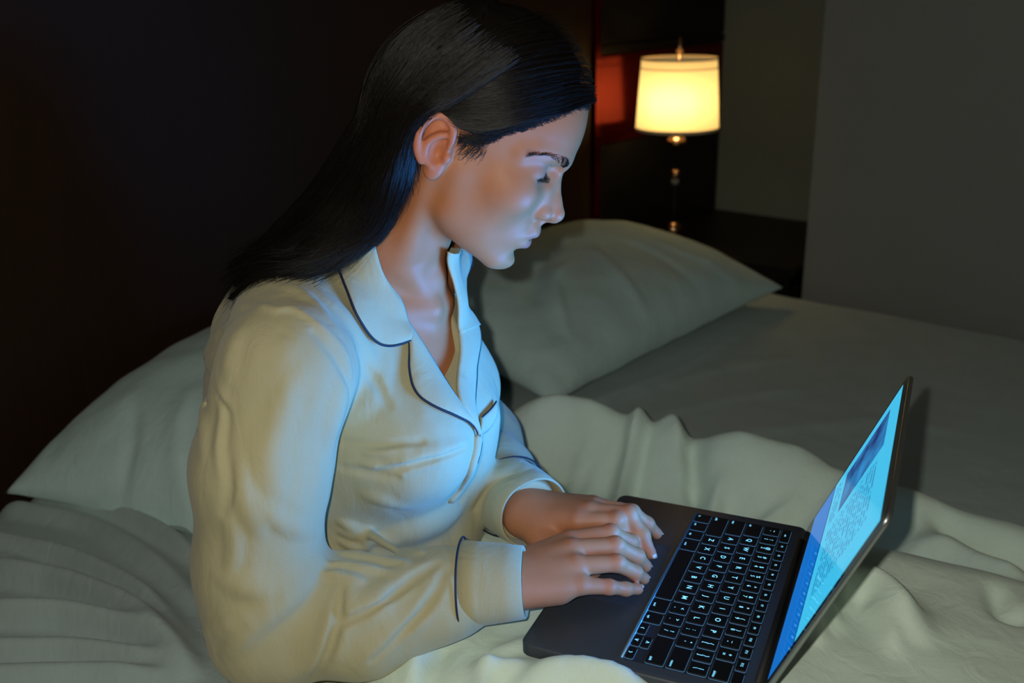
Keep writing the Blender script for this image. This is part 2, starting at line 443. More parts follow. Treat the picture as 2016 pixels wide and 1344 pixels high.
DUVET_R = [
    ([(1040, 855), (1062, 832), (1130, 826), (1205, 842)], .62, .020, .030, .8),
    ([(1012, 872), (1050, 880), (1092, 935)], .62, .034, .015, .6), ([(1030, 862), (1062, 885), (1088, 940)], .62, -.022, .010, .8),
    ([(1060, 870), (1100, 900), (1108, 950)], .62, .020, .013, .6),
    ([(1268, 822), (1228, 895), (1192, 975)], .62, .032, .016, .55), ([(1284, 826), (1244, 900), (1212, 985)], .62, -.026, .011, .8),
    ([(1300, 838), (1330, 846), (1350, 872)], .62, .022, .018, .6), ([(1345, 842), (1366, 884), (1372, 925)], .62, -.034, .013, .8),
    ([(1395, 890), (1500, 896), (1640, 918)], .60, .022, .045, .8),
    ([(1420, 905), (1402, 950), (1396, 985)], .62, .018, .013, .6), ([(1440, 920), (1424, 960), (1412, 985)], .62, -.012, .012, .8),
    ([(1590, 940), (1500, 956), (1440, 982)], .62, .012, .012, .6), ([(1660, 925), (1560, 960), (1480, 990)], .62, -.008, .016, .8),
    ([(1110, 905), (1140, 870), (1160, 850)], .62, .008, .010, .7), ([(1125, 925), (1158, 890), (1180, 865)], .62, .007, .009, .7),
    ([(1790, 945), (1900, 975), (2030, 1030)], .58, .022, .035, .8),
    ([(1780, 1040), (1860, 1060), (1950, 1110), (2050, 1170)], .60, .024, .028, .6),
    ([(1820, 1000), (1900, 1040), (2040, 1110)], .60, -.014, .02, .7),
    ([(1640, 1270), (1650, 1230), (1720, 1240), (1800, 1330)], .62, .026, .024, .5),
    ([(1590, 1330), (1600, 1275), (1640, 1300)], .62, .022, .014, .6),
    ([(1690, 1250), (1730, 1300), (1760, 1350)], .62, .014, .010, .4),
    ([(1940, 1230), (1960, 1290), (2030, 1300)], .60, -.012, .012, .6),
    ([(830, 1225), (815, 1280), (805, 1350)], .66, .009, .010, .5),
    ([(950, 1262), (945, 1300), (930, 1360)], .68, .011, .010, .45),
    ([(880, 1225), (850, 1290), (830, 1350)], .67, -.006, .010, .7),
    ([(930, 1250), (980, 1265), (1040, 1262)], .69, .012, .012, .6),
    ([(1000, 1330), (1080, 1310), (1200, 1318), (1290, 1345)], .68, .018, .022, .8),
    ([(1040, 1215), (1000, 1235), (960, 1240)], .68, .006, .010, .7),
]
DUVET_R = [(p, z, a * (1.6 if i > 14 else 1.25), w * (.9 if i > 14 else 1.0), s_) for i, (p, z, a, w, s_) in enumerate(DUVET_R)]
h = ridges(P, DUVET_R, h)
h = blur_grid(h, nx, ny, 2)
# keep the cloth just under the machine that rests on it
pad = (np.abs(rx) < .150) & (fx > .002) & (fx < .215)
h[pad] = np.minimum(h[pad], .6668)
# outline of the quilt on the bed
OUT = np.array([(-.50, .12), (-.44, .33), (-.40, .42), (-.30, .47), (-.20, .515), (-.08, .52), (.08, .56), (.17, .575), (.32, .575), (.7, .56), (1.3, .52)])
yo = np.interp(P[:, 0], OUT[:, 0], OUT[:, 1]) + .008 * noise3(P3, 9)
far = yo - P[:, 1]
hd = .07 + .5 * noise3(P3, 2) * .02
near_edge = fx + .205 + .05 * sstep(.05, .3, rx) * -1 + .02 * noise3(P3, 8) + np.where(rx < -.13, .10 * sstep(-.13, -.25, rx), 0)
edge = np.minimum(np.minimum(far, near_edge * .9), np.minimum(P[:, 1] + .53, 1.25 - P[:, 0] + .1))
tt = np.clip(edge / hd, 0, 1)
rim_z = BZ + .004
h = rim_z + (h - rim_z) * np.sqrt(np.clip(1 - (1 - tt) ** 2, 0, 1))
keepv = edge > 0
kf = keepv[F].all(1)
V = np.c_[P, h]
Fk = F[kf]; used = np.unique(Fk); remap = -np.ones(len(V), int); remap[used] = np.arange(len(used))
duvet = link('duvet', mesh_from('duvet', V[used], remap[Fk]), M_DUVET)
tag(duvet, 'thick off-white duvet bunched over the lap and under the laptop', 'duvet')
md = duvet.modifiers.new('smooth', 'SMOOTH'); md.iterations = 2; md.factor = .4

# ------------------------------------------------------------------ laptop
lap = empty('laptop', mat=LM @ Matrix.Translation((0, .106, -.0125)))
tag(lap, 'open dark grey laptop with a glowing screen and backlit black keys on the duvet', 'laptop')
LPI = Matrix.Translation((0, -.106, .0125))
def lp(o):
    o.parent = lap; o.matrix_parent_inverse = Matrix.Identity(4); o.matrix_basis = LPI @ o.matrix_basis; return o
W_, D_ = .3041, .2124
KX0 = -.15205 + .0135; KW = .2772; KY0, KY1 = .0925, .1985
base = lp(bm_obj('base', rslab_bm(W_, D_, -.0125, 0.0, .0105, .0012, cy=D_ / 2), M_ALU, None, True))
well = lp(bm_obj('keyboard_well', rslab_bm(KW, KY1 - KY0, -.0002, .00025, .0025, .0001, cx=0, cy=(KY0 + KY1) / 2), M_WELL))
# chamfer along the front of the well, blue screen reflection painted into its colour
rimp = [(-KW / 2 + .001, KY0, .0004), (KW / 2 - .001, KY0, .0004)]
rim = lp(link('well_rim', tube_mesh('well_rim', rimp, .0018, 8), simple('edge_painted_screen_blue', (.25, .48, .70), .38, .9)))
pad_ = lp(bm_obj('trackpad', rslab_bm(.120, .078, -.0001, .00012, .003, .00008, cy=.0455), simple('trackpad_glass', (.080, .092, .115), 0.50, 0.6)))
edge_ = lp(bm_obj('trackpad_gap', rslab_bm(.1212, .0792, -.0002, .00006, .0034, .00002, cy=.0455), simple('trackpad_seam', (.10, .11, .12), 0.4, .8)))
U = .019; KS = .0162
rows = [
    (0, [('fn', 1), ('ctrl', 1), ('opt', 1), ('cmd', 1.25), ('', 5), ('cmd', 1.25), ('opt', 1)]),
    (1, [('shift', 2.25), ('Z', 1), ('X', 1), ('C', 1), ('V', 1), ('B', 1), ('N', 1), ('M', 1), ('< ,', 1), ('> .', 1), ('? /', 1), ('shift', 2.25)]),
    (2, [('caps', 1.75), ('A', 1), ('S', 1), ('D', 1), ('F', 1), ('G', 1), ('H', 1), ('J', 1), ('K', 1), ('L', 1), (': ;', 1), ('" \'', 1), ('return', 1.75)]),
    (3, [('tab', 1.5), ('Q', 1), ('W', 1), ('E', 1), ('R', 1), ('T', 1), ('Y', 1), ('U', 1), ('I', 1), ('O', 1), ('P', 1), ('{ [', 1), ('} ]', 1), ('| \\', 1)]),
    (4, [('~ `', 1), ('! 1', 1), ('@ 2', 1), ('# 3', 1), ('$ 4', 1), ('% 5', 1), ('^ 6', 1), ('& 7', 1), ('* 8', 1), ('( 9', 1), (') 0', 1), ('_ -', 1), ('+ =', 1), ('delete', 1.5)]),
    (5, [('esc', 1.5)] + [('F%d' % i, 1) for i in range(1, 13)] + [('', 1)]),
]
def text_mesh(s, size):
    c = bpy.data.curves.new('t', 'FONT'); c.body = s; c.size = size; c.align_x = 'CENTER'; c.align_y = 'CENTER'; c.resolution_u = 2
    c.offset = size * .012
    o = bpy.data.objects.new('t', c); COL.objects.link(o)
    dg = bpy.context.evaluated_depsgraph_get()
    me = bpy.data.meshes.new_from_object(o.evaluated_get(dg)); bpy.data.objects.remove(o); bpy.data.curves.remove(c)
    me.materials.clear(); return me
kmesh = {}
def key_mesh(w, d):
    k = (round(w, 5), round(d, 5))
    if k not in kmesh:
        bm = rslab_bm(w, d, .0003, .0016, .0016, .0003, 3)
        me = bpy.data.meshes.new('key'); bm.to_mesh(me); bm.free(); me.materials.append(M_KEY); kmesh[k] = me
    return kmesh[k]
glow = {}
def glow_mesh(w, d):
    k = (round(w, 5), round(d, 5))
    if k not in glow:
        bm = rslab_bm(w + .0009, d + .0006, .00026, .00042, .0018, .00002, 3)
        me = bpy.data.meshes.new('backlight'); bm.to_mesh(me); bm.free(); me.materials.append(M_BACKLIT); glow[k] = me
    return glow[k]
tcache = {}
def add_key(cx, cy, w, d, leg):
    o = lp(link('key', key_mesh(w, d), None, None, False)); o.matrix_basis = Matrix.Translation((cx, cy, 0)) if False else LPI @ Matrix.Translation((cx, cy, 0))
    g = link('backlight', glow_mesh(w, d), None, o, False)
    if leg:
        big = len(leg) > 3 and ' ' not in leg
        size = .0034 if (len(leg) > 1 and ' ' not in leg) else (.0075 if ' ' not in leg else .0056)
        txt = leg.replace(' ', '\n') if ' ' in leg else leg
        if (txt, size) not in tcache:
            me = text_mesh(txt, size); me.materials.append(M_LEGEND); tcache[(txt, size)] = me
        t = link('legend', tcache[(txt, size)], None, o, False)
        ox = oy = 0
        if len(leg) > 1 and ' ' not in leg and d > .012:
            oy = -d / 2 + .0035
            if leg in ('shift', 'caps', 'tab', 'fn', 'ctrl') and cx < 0: ox = -w / 2 + .005
            if leg in ('shift', 'return', 'delete') and cx > 0: ox = w / 2 - .0062
        t.location = (ox, oy, .00168)
    return o
KY = [.1025 + .0188 * r for r in range(5)] + [.1025 + .0188 * 5 - .0036]
for r, keys in rows:
    x = -14.5 * U / 2
    for leg, w in keys:
        d = KS if r < 5 else .0092
        add_key(x + w * U / 2, KY[r], w * U - (U - KS), d, leg)
        x += w * U
x = -14.5 * U / 2 + 11.5 * U
for cx, cy, leg in ((x + .5 * U, KY[0] - .0042, '\u2039'), (x + 1.5 * U, KY[0] - .0042, '\u2304' if False else 'v'), (x + 1.5 * U, KY[0] + .0042, '^'), (x + 2.5 * U, KY[0] - .0042, '\u203a')):
    add_key(cx, cy, KS, .0077, leg)
hinge = lp(link('hinge', tube_mesh('hinge', [(-.125, D_ - .003, -.003), (.125, D_ - .003, -.003)], .0042, 14), M_BLKP))
# lid
LID = Matrix.Translation((0, .2115, -.001)) @ Matrix.Rotation(math.radians(66.5), 4, 'X')
def lidp(o, par=None):
    o.parent = lap; o.matrix_basis = LPI @ LID @ o.matrix_basis; return o
lidp(bm_obj('lid', rslab_bm(W_, .2120, -.0046, 0, .0105, .0010, cy=.106), M_ALUE, None, True))
lidp(bm_obj('bezel', rslab_bm(W_ - .003, .2090, -.0006, .0003, .009, .0001, cy=.106), M_BLACK))
SCR_W, SCR_H, SCR_Y = .2864, .1790, .0215
def screen_mat():
    m, nt, b = nodes_mat('lit_screen'); N = nt.nodes; L = nt.links
    b.inputs['Base Color'].default_value = (.0, .0, .0, 1); b.inputs['Roughness'].default_value = .05
    b.inputs['Specular IOR Level'].default_value = .5
    uv = N.new('ShaderNodeUVMap'); uv.uv_map = 'UVMap'
    sp = N.new('ShaderNodeSeparateXYZ'); L.new(uv.outputs[0], sp.inputs[0])
    u, v = sp.outputs[0], sp.outputs[1]
    def mth(op, a, c=None):
        n = N.new('ShaderNodeMath'); n.operation = op
        for i, q in enumerate((a, c)):
            if q is None: continue
            if isinstance(q, (int, float)): n.inputs[i].default_value = q
            else: L.new(q, n.inputs[i])
        return n.outputs[0]
    def band(x, a, c): return mth('MULTIPLY', mth('GREATER_THAN', x, a), mth('LESS_THAN', x, c))
    def rect(a, c, d, e): return mth('MULTIPLY', band(u, a, c), band(v, d, e))
    def mix(f, A, B):
        n = N.new('ShaderNodeMix'); n.data_type = 'RGBA'; L.new(f, n.inputs[0])
        for i, q in ((6, A), (7, B)):
            if isinstance(q, tuple): n.inputs[i].default_value = (*q, 1)
            else: L.new(q, n.inputs[i])
        return n.outputs[2]
    no = N.new('ShaderNodeTexNoise'); no.inputs['Scale'].default_value = 5.0; no.inputs['Detail'].default_value = 3; L.new(uv.outputs[0], no.inputs['Vector'])
    page = (.05, .54, .86)
    col = mix(band(v, .0, .25), page, (.004, .16, .60))
    col = mix(band(v, .243, .256), col, (.0, .03, .25))
    # text lines, ragged words
    n1 = N.new('ShaderNodeTexNoise'); n1.noise_dimensions = '2D'; n1.inputs['Scale'].default_value = 1.0; n1.inputs['Detail'].default_value = 0
    cb = N.new('ShaderNodeCombineXYZ'); L.new(mth('MULTIPLY', u, 46.0), cb.inputs[0]); L.new(mth('MULTIPLY', mth('FLOOR', mth('MULTIPLY', v, 34.0)), 7.31), cb.inputs[1])
    L.new(cb.outputs[0], n1.inputs['Vector'])
    ln = mth('LESS_THAN', mth('FRACT', mth('MULTIPLY', v, 34.0)), .45)
    word = mth('GREATER_THAN', n1.outputs['Fac'], .43)
    txt = mth('MULTIPLY', mth('MULTIPLY', ln, word), rect(.42, .84, .32, .84))
    col = mix(mth('MULTIPLY', txt, .75), col, (.01, .12, .36))
    txt2 = mth('MULTIPLY', mth('MULTIPLY', ln, word), rect(.06, .36, .29, .38))
    col = mix(mth('MULTIPLY', txt2, .75), col, (.01, .12, .36))
    rmp = N.new('ShaderNodeValToRGB'); L.new(no.outputs['Fac'], rmp.inputs[0])
    rmp.color_ramp.elements[0].color = (.002, .02, .16, 1); rmp.color_ramp.elements[0].position = .38
    rmp.color_ramp.elements[1].color = (.02, .26, .62, 1); rmp.color_ramp.elements[1].position = .66
    col = mix(rect(.07, .37, .63, .88), col, rmp.outputs[0])
    col = mix(rect(.07, .37, .41, .63), col, rmp.outputs[0])
    L.new(col, b.inputs['Emission Color']); b.inputs['Emission Strength'].default_value = 0.95
    return m
scm = bpy.data.meshes.new('screen')
scm.from_pydata([(-SCR_W / 2, SCR_Y, .0004), (SCR_W / 2, SCR_Y, .0004), (SCR_W / 2, SCR_Y + SCR_H, .0004), (-SCR_W / 2, SCR_Y + SCR_H, .0004)], [], [(0, 1, 2, 3)])
uvl = scm.uv_layers.new(name='UVMap')
for i, q in enumerate(((0, 0), (1, 0), (1, 1), (0, 1))): uvl.data[i].uv = q
lidp(link('screen', scm, screen_mat(), None, False))
# light the panel throws: an LCD sends most of it straight ahead
sl = bpy.data.lights.new('screen_backlight', 'AREA'); sl.shape = 'RECTANGLE'; sl.size = SCR_W; sl.size_y = SCR_H
sl.energy = 2.6; sl.color = (.045, .32, 1.0); sl.spread = math.radians(104)
slo = bpy.data.objects.new('screen_backlight', sl); COL.objects.link(slo)
slo.matrix_world = LM @ LID @ Matrix.Translation((0, SCR_Y + SCR_H / 2, .0012)) @ Matrix.Rotation(math.pi, 4, 'X')

# ------------------------------------------------------------------ bedside table and lamp
nt_ = empty('nightstand', (-.775, 1.86, 0))
tag(nt_, 'black bedside table in the wall recess, carrying the lit lamp', 'table')
def npart(name, lo, hi, bevel=.004):
    lo = np.array(lo, float); hi = np.array(hi, float); c = (lo + hi) / 2; s = hi - lo
    o = bm_obj(name, box_bm(s[0], s[1], s[2], bevel), M_WOODB, nt_); o.location = Vector(c) - nt_.location; return o
npart('top', (-1.03, 1.582, .53), (-.505, 2.11, .555), .006)
npart('body', (-1.02, 1.60, .08), (-.525, 2.10, .53))
dr = npart('drawer', (-.526, 1.62, .30), (-.510, 2.08, .50), .003)
kb = bm_obj('knob', lathe_bm([(0.0005, 0), (.006, .001), (.005, .010), (.012, .016), (.010, .022), (.0005, .024)], 16), M_BRASS, dr, True)
kb.rotation_euler = (0, math.pi / 2, 0); kb.location = (.008, 0, 0)
dr2 = npart('drawer', (-.526, 1.62, .10), (-.510, 2.08, .28), .003)
kb2 = kb.copy(); COL.objects.link(kb2); kb2.parent = dr2
for sx in (-.98, -.56):
    for sy in (1.64, 2.06):
        npart('leg', (sx - .018, sy - .018, 0), (sx + .018, sy + .018, .08), .002)

LX, LY = -.885, 1.62
lamp = empty('table_lamp', (LX, LY, .555))
tag(lamp, 'lit bedside lamp with a cream drum shade on a slim dark stem with beads', 'lamp')
def shade_mat():
    m = bpy.data.materials.new('lit_lampshade'); m.use_nodes = True; nt = m.node_tree; N = nt.nodes; L = nt.links
    for n in list(N): N.remove(n)
    out = N.new('ShaderNodeOutputMaterial'); d = N.new('ShaderNodeBsdfDiffuse'); t = N.new('ShaderNodeBsdfTranslucent'); mx = N.new('ShaderNodeMixShader')
    d.inputs[0].default_value = (.85, .72, .48, 1); t.inputs[0].default_value = (1.0, .80, .42, 1); mx.inputs[0].default_value = .85
    em = N.new('ShaderNodeEmission'); em.inputs[0].default_value = (1, .74, .33, 1); em.inputs[1].default_value = .12; ad = N.new('ShaderNodeAddShader')
    L.new(d.outputs[0], mx.inputs[1]); L.new(t.outputs[0], mx.inputs[2]); L.new(mx.outputs[0], ad.inputs[0]); L.new(em.outputs[0], ad.inputs[1]); L.new(ad.outputs[0], out.inputs[0]); return m
M_SHADE = shade_mat()
RB, RT, ZB, ZT = .1100, .0985, .318, .503
sh = bm_obj('lamp_shade', lathe_bm([(RB, ZB), (RB - .0004, ZB + .01)] + [(RB + (RT - RB) * k / 12, ZB + .01 + (ZT - ZB - .01) * k / 12) for k in range(1, 13)], 64), M_SHADE, lamp, True)
mt = simple('shade_trim', (.75, .62, .42), .8)
for z, r, hh in ((ZT - .026, RT + .0016, .003), (ZB, RB + .0006, .008), (ZT - .004, RT + .001, .005)):
    rb = bm_obj('rim_tape', lathe_bm([(r, z), (r + .0008, z), (r + .0008, z + hh), (r, z + hh)], 64), mt, lamp, True)
bm_obj('stem', lathe_bm([(.0005, .03), (.009, .03), (.007, .10), (.0055, .20), (.0055, .29), (.012, .292), (.012, .30), (.005, .305), (.004, .40), (.0005, .401)], 24), M_WOODB, lamp, True)
bm_obj('base', lathe_bm([(.0005, 0), (.062, 0), (.064, .006), (.055, .012), (.02, .02), (.012, .032), (.0005, .034)], 40), M_WOODB, lamp, True)
M_BEAD = simple('copper_bead', (.75, .42, .22), .18, 1.0)
M_CRYS = simple('clear_glass_bead', (.9, .95, .95), .03, 0.0, 0.8); M_CRYS.node_tree.nodes['Principled BSDF'].inputs['Transmission Weight'].default_value = .8
def bead(z, r, m, name, flat=1.0):
    bm = bmesh.new(); bmesh.ops.create_uvsphere(bm, u_segments=24, v_segments=16, radius=r)
    for v in bm.verts: v.co.z *= flat
    o = bm_obj(name, bm, m, lamp, True); o.location = (0, 0, z); return o
bead(.287, .026, M_BEAD, 'collar', .62)
bead(.200, .0125, M_BEAD, 'bead'); bead(.178, .011, M_CRYS, 'glass_bead')
bead(.045, .021, M_BEAD, 'bead', 1.1)
fin = bm_obj('finial', lathe_bm([(.0005, .50), (.003, .48), (.003, .512), (.009, .517), (.008, .532), (.003, .552), (.0005, .557)], 20), M_BEAD, lamp, True)
hp = [(RT * .98 * math.cos(a), RT * .98 * math.sin(a), ZT - .02) for a in (.4, .4 + math.pi)]
link('harp', tube_mesh('harp', [hp[0], (0, 0, .488), hp[1]], .0016, 8), M_BRASS, lamp)
bulb = bead(.395, .024, simple('glowing_bulb', (1, .9, .7), .5, emit=(1, .74, .38), estr=9.0), 'bulb', 1.2)
bl = bpy.data.lights.new('bulb_light', 'POINT'); bl.energy = .82; bl.color = (1.0, .74, .36); bl.shadow_soft_size = .035
blo = bpy.data.objects.new('bulb_light', bl); blo.location = (LX + .012, LY - .03, .555 + .395); COL.objects.link(blo)
bulb.visible_shadow = True

# ------------------------------------------------------------------ implicit modelling: smooth blends of tapered shapes, meshed on a grid
def v3(*a): return np.array(a, np.float32)
class Shape:
    def __init__(s): s.p = []
    def add(s, f, k=.01, op='u'): s.p.append((f, k, op)); return s
    def eval(s, P, act=None):
        d = np.full(len(P), 1.0, np.float32)
        for i in (range(len(s.p)) if act is None else act):
            f, k, op = s.p[i]
            if op == 'd': d = d + f(P); continue
            e = f(P)
            if op == 's':
                e = -e
                h = np.maximum(k - np.abs(d - e), 0) / k if k > 0 else 0
                d = np.maximum(d, e) + h * h * k * .25
            elif op == 'i':
                d = np.maximum(d, e)
            else:
                h = np.maximum(k - np.abs(d - e), 0) / k if k > 0 else 0
                d = np.minimum(d, e) - h * h * k * .25
        return d
def sph(c, r):
    c = v3(*c); return lambda P: np.linalg.norm(P - c, axis=1) - r
def ell(c, r, rot=None):
    c = v3(*c); r = v3(*r)
    def f(P):
        q = P - c
        if rot is not None: q = q @ rot
        k0 = np.linalg.norm(q / r, axis=1); k1 = np.linalg.norm(q / (r * r), axis=1)
        return k0 * (k0 - 1) / np.maximum(k1, 1e-6)
    return f
def rc(a, b, r1, r2):
    a = v3(*a); b = v3(*b); ba = b - a; l2 = float(ba @ ba); rr = r1 - r2; a2 = l2 - rr * rr; il2 = 1 / l2
    def f(P):
        pa = P - a; y = pa @ ba; z = y - l2
        q = pa * l2 - y[:, None] * ba; x2 = np.einsum('ij,ij->i', q, q)
        y2 = y * y * l2; z2 = z * z * l2; k = np.sign(rr) * rr * rr * x2
        return np.where(np.sign(z) * a2 * z2 > k, np.sqrt(x2 + z2) * il2 - r2,
                        np.where(np.sign(y) * a2 * y2 < k, np.sqrt(x2 + y2) * il2 - r1, (np.sqrt(np.maximum(x2 * a2 * il2, 0)) + y * rr) * il2 - r1))
    return f
def chain(pts, rs, k=0.0):
    fs = [rc(a, b, r1, r2) for a, b, r1, r2 in zip(pts, pts[1:], rs, rs[1:])]
    def f(P):
        d = fs[0](P)
        for g in fs[1:]:
            e = g(P)
            if k > 0:
                h = np.maximum(k - np.abs(d - e), 0) / k; d = np.minimum(d, e) - h * h * k * .25
            else: d = np.minimum(d, e)
        return d
    return f
def mesh_shape(shape, lo, hi, h, B=16):
    lo = np.array(lo, float); n = np.ceil((np.array(hi) - lo) / h / B).astype(int)
    ctr = np.stack(np.meshgrid(*[np.arange(k) for k in n], indexing='ij'), -1).reshape(-1, 3)
    Pc = (lo + (ctr * B + (B - 1) / 2) * h).astype(np.float32)
    R = h * B * .87
    vals = np.full((len(shape.p), len(Pc)), -1e3, np.float32)
    d = np.full(len(Pc), 1.0, np.float32)
    for i, (f, k, op) in enumerate(shape.p):
        if op == 'd': continue
        e = f(Pc); vals[i] = e - k
        if op == 's':
            e = -e; hh = np.maximum(k - np.abs(d - e), 0) / max(k, 1e-6); d = np.maximum(d, e) + hh * hh * k * .25
        elif op == 'i': d = np.maximum(d, e); vals[i] = -1e3
        else: hh = np.maximum(k - np.abs(d - e), 0) / max(k, 1e-6); d = np.minimum(d, e) - hh * hh * k * .25
    D = np.repeat(np.repeat(np.repeat(d.reshape(n), B, 0), B, 1), B, 2).astype(np.float32)
    loc = np.stack(np.meshgrid(*[np.arange(B)] * 3, indexing='ij'), -1).reshape(-1, 3)
    locf = (loc * h).astype(np.float32)
    for b in np.nonzero(np.abs(d) < R * 1.35 + .004)[0]:
        act = [i for i in range(len(shape.p)) if vals[i, b] < R * 2.2]
        o = ctr[b] * B
        P = (lo + o * h).astype(np.float32) + locf
        D[o[0]:o[0] + B, o[1]:o[1] + B, o[2]:o[2] + B] = shape.eval(P, act).reshape(B, B, B)
    S = D < 0
    c = [S[i:S.shape[0] - 1 + i, j:S.shape[1] - 1 + j, k:S.shape[2] - 1 + k] for i in (0, 1) for j in (0, 1) for k in (0, 1)]
    cnt = sum(q.astype(np.int8) for q in c)
    A = np.argwhere((cnt > 0) & (cnt < 8))
    off = np.array([(i, j, k) for i in (0, 1) for j in (0, 1) for k in (0, 1)])
    cv = np.stack([D[A[:, 0] + o[0], A[:, 1] + o[1], A[:, 2] + o[2]] for o in off], 1)
    acc = np.zeros((len(A), 3)); m = np.zeros(len(A))
    for i in range(8):
        for j in range(i + 1, 8):
            if np.abs(off[i] - off[j]).sum() != 1: continue
            a, b = cv[:, i], cv[:, j]; x = (a < 0) != (b < 0)
            t = np.where(x, a / np.where(a - b == 0, 1, a - b), 0)
            acc += np.where(x[:, None], off[i] + t[:, None] * (off[j] - off[i]), 0); m += x
    V = lo + (A + acc / m[:, None]) * h
    ids = -np.ones(np.array(S.shape) - 1, np.int32); ids[A[:, 0], A[:, 1], A[:, 2]] = np.arange(len(A))
    Fq = []
    for ax in range(3):
        sl0 = [slice(None)] * 3; sl1 = [slice(None)] * 3; sl0[ax] = slice(0, -1); sl1[ax] = slice(1, None)
        s0, s1 = S[tuple(sl0)], S[tuple(sl1)]
        E = np.argwhere(s0 != s1)
        u, w = [(1, 2), (2, 0), (0, 1)][ax]
        E = E[(E[:, u] > 0) & (E[:, w] > 0) & (E[:, u] < S.shape[u] - 1) & (E[:, w] < S.shape[w] - 1)]
        q = []
        for du, dw in ((0, 0), (-1, 0), (-1, -1), (0, -1)):
            e = E.copy(); e[:, u] += du; e[:, w] += dw; q.append(ids[e[:, 0], e[:, 1], e[:, 2]])
        q = np.stack(q, 1); fl_ = ~s0[E[:, 0], E[:, 1], E[:, 2]]
        q[fl_] = q[fl_][:, ::-1]; Fq.append(q)
    Fq = np.vstack(Fq)
    return V, Fq[(Fq >= 0).all(1)]
def keep_main(V, F, least=0.02):
    """drop loose specks the grid may leave"""
    lab = np.arange(len(V))
    while True:
        l2 = lab.copy(); mn = lab[F].min(1)
        for k in range(4): np.minimum.at(l2, F[:, k], mn)
        l2 = l2[l2]
        if (l2 == lab).all(): break
        lab = l2
    u, inv, ct = np.unique(lab, return_inverse=True, return_counts=True)
    ok = (ct >= least * len(V))[inv]
    kf = ok[F].all(1); us = np.unique(F[kf]); rm = -np.ones(len(V), int); rm[us] = np.arange(len(us))
    return V[us], rm[F[kf]]
def laplace(V, F, it=1, lam=.5, mask=None):
    for _ in range(it):
        acc = np.zeros_like(V); c = np.zeros(len(V))
        for k in range(4):
            a, b = F[:, k], F[:, (k + 1) % 4]
            for ax in range(3):
                acc[:, ax] += np.bincount(a, V[b, ax], len(V)) + np.bincount(b, V[a, ax], len(V))
            c += np.bincount(a, minlength=len(V)) + np.bincount(b, minlength=len(V))
        d = acc / np.maximum(c, 1)[:, None] - V
        V = V + lam * d * (1 if mask is None else mask[:, None])
    return V

# ------------------------------------------------------------------ the woman: head frame (a forward, b up, s to her right), all in the laptop frame
PSI, BETA = math.radians(17), math.radians(27)
HF = np.array([-math.sin(PSI), math.cos(PSI), 0]); HS = np.array([math.cos(PSI), math.sin(PSI), 0]); HU = np.array([0, 0, 1.0])
H0 = np.array([-.0075, -.115, .423])
HA = math.cos(BETA) * HF - math.sin(BETA) * HU
HB = math.sin(BETA) * HF + math.cos(BETA) * HU
HM = np.stack([HA, HB, HS], 1)                      # columns
def hl(a, b, s=0.0): return H0 + (HA * a + HB * b + HS * s) / 1000.0
def to_head(P): return ((np.asarray(P) - H0) @ HM * 1000.0)
HMf = HM.astype(np.float32)
def hd(f, sym=True):
    """shape given in head millimetres -> shape in metres, mirrored across the face"""
    h0 = H0.astype(np.float32)
    def g(P):
        q = (P - h0) @ HMf * np.float32(1000)
        if sym: q = np.stack([q[:, 0], q[:, 1], np.abs(q[:, 2])], 1)
        return f(q) * np.float32(.001)
    return g
def rotz(deg):
    c, s = math.cos(math.radians(deg)), math.sin(math.radians(deg)); return np.array([[c, -s, 0], [s, c, 0], [0, 0, 1]], np.float32)

body = Shape()
def H(f, k, op='u'): body.add(hd(f), k / 1000.0, op)
def cm(pts, rs, n=4):
    q = catmull(np.c_[np.array(pts, float), np.array(rs, float)], n)
    return [tuple(x[:3]) for x in q], [float(x[3]) for x in q]
H(ell((20, 42, 0), (77.5, 83, 60)), 1)
H(ell((-8, 42, 0), (78, 85, 72)), 12)
H(ell((36, -17, 0), (54, 54, 57)), 20)
H(ell((58, -12, 42), (21, 17, 15)), 22)
H(ell((30, -48, 0), (50, 40, 48)), 20)
H(chain([(6, -14, 50), (14, -50, 40), (70, -83, 14)], [13, 13, 12], 10), 22)
H(sph((77.5, -81.5, 0), 14.8), 12)
H(ell((66, -52, 0), (28.5, 25, 29)), 14)
H(chain([(88.5, 28, 7), (82, 32.5, 20), (72, 33.5, 32), (60.5, 31, 42), (52, 26, 48)], [7.5, 7, 7, 7, 7], 4), 10)
H(ell((87, 13, 31), (10, 9, 16)), 12, 's')
H(ell((89, 13, 16), (6, 9, 5)), 8, 's')
# eyelids over the eyeball, the slit low: she looks down
H(ell((65.5, 12, 31), (14.8, 14, 16.5)), 3)
H(chain(*cm([(80, 19.5, 18.5), (78.5, 22.8, 25), (73, 22.5, 35), (62, 17.5, 45)], [1.0, 1.5, 1.5, 1.0])), 3, 's')
# nose
H(chain([(90, 9, 0), (99.3, -11.2, 0), (106.0, -21.5, 0)], [6.0, 6.6, 9.0], 5), 6)
H(rc((82, 6, 8), (92, -20, 9), 7, 8), 9)
H(ell((93.5, -24, 11.5), (9.5, 7.4, 6.5)), 4)
H(rc((106, -27, 0), (97, -32, 0), 4.2, 4.5), 4)
H(ell((98.5, -32.2, 8), (7.5, 3.6, 3.4)), 2.5, 's')
H(chain(*cm([(86.5, -18, 17.5), (83.0, -23, 19), (83.0, -30, 18)], [.5, .9, .7])), 3, 's')
H(chain([(92.5, -37, 0), (92.5, -42, 7)], [5.2, 5.2]), 8)
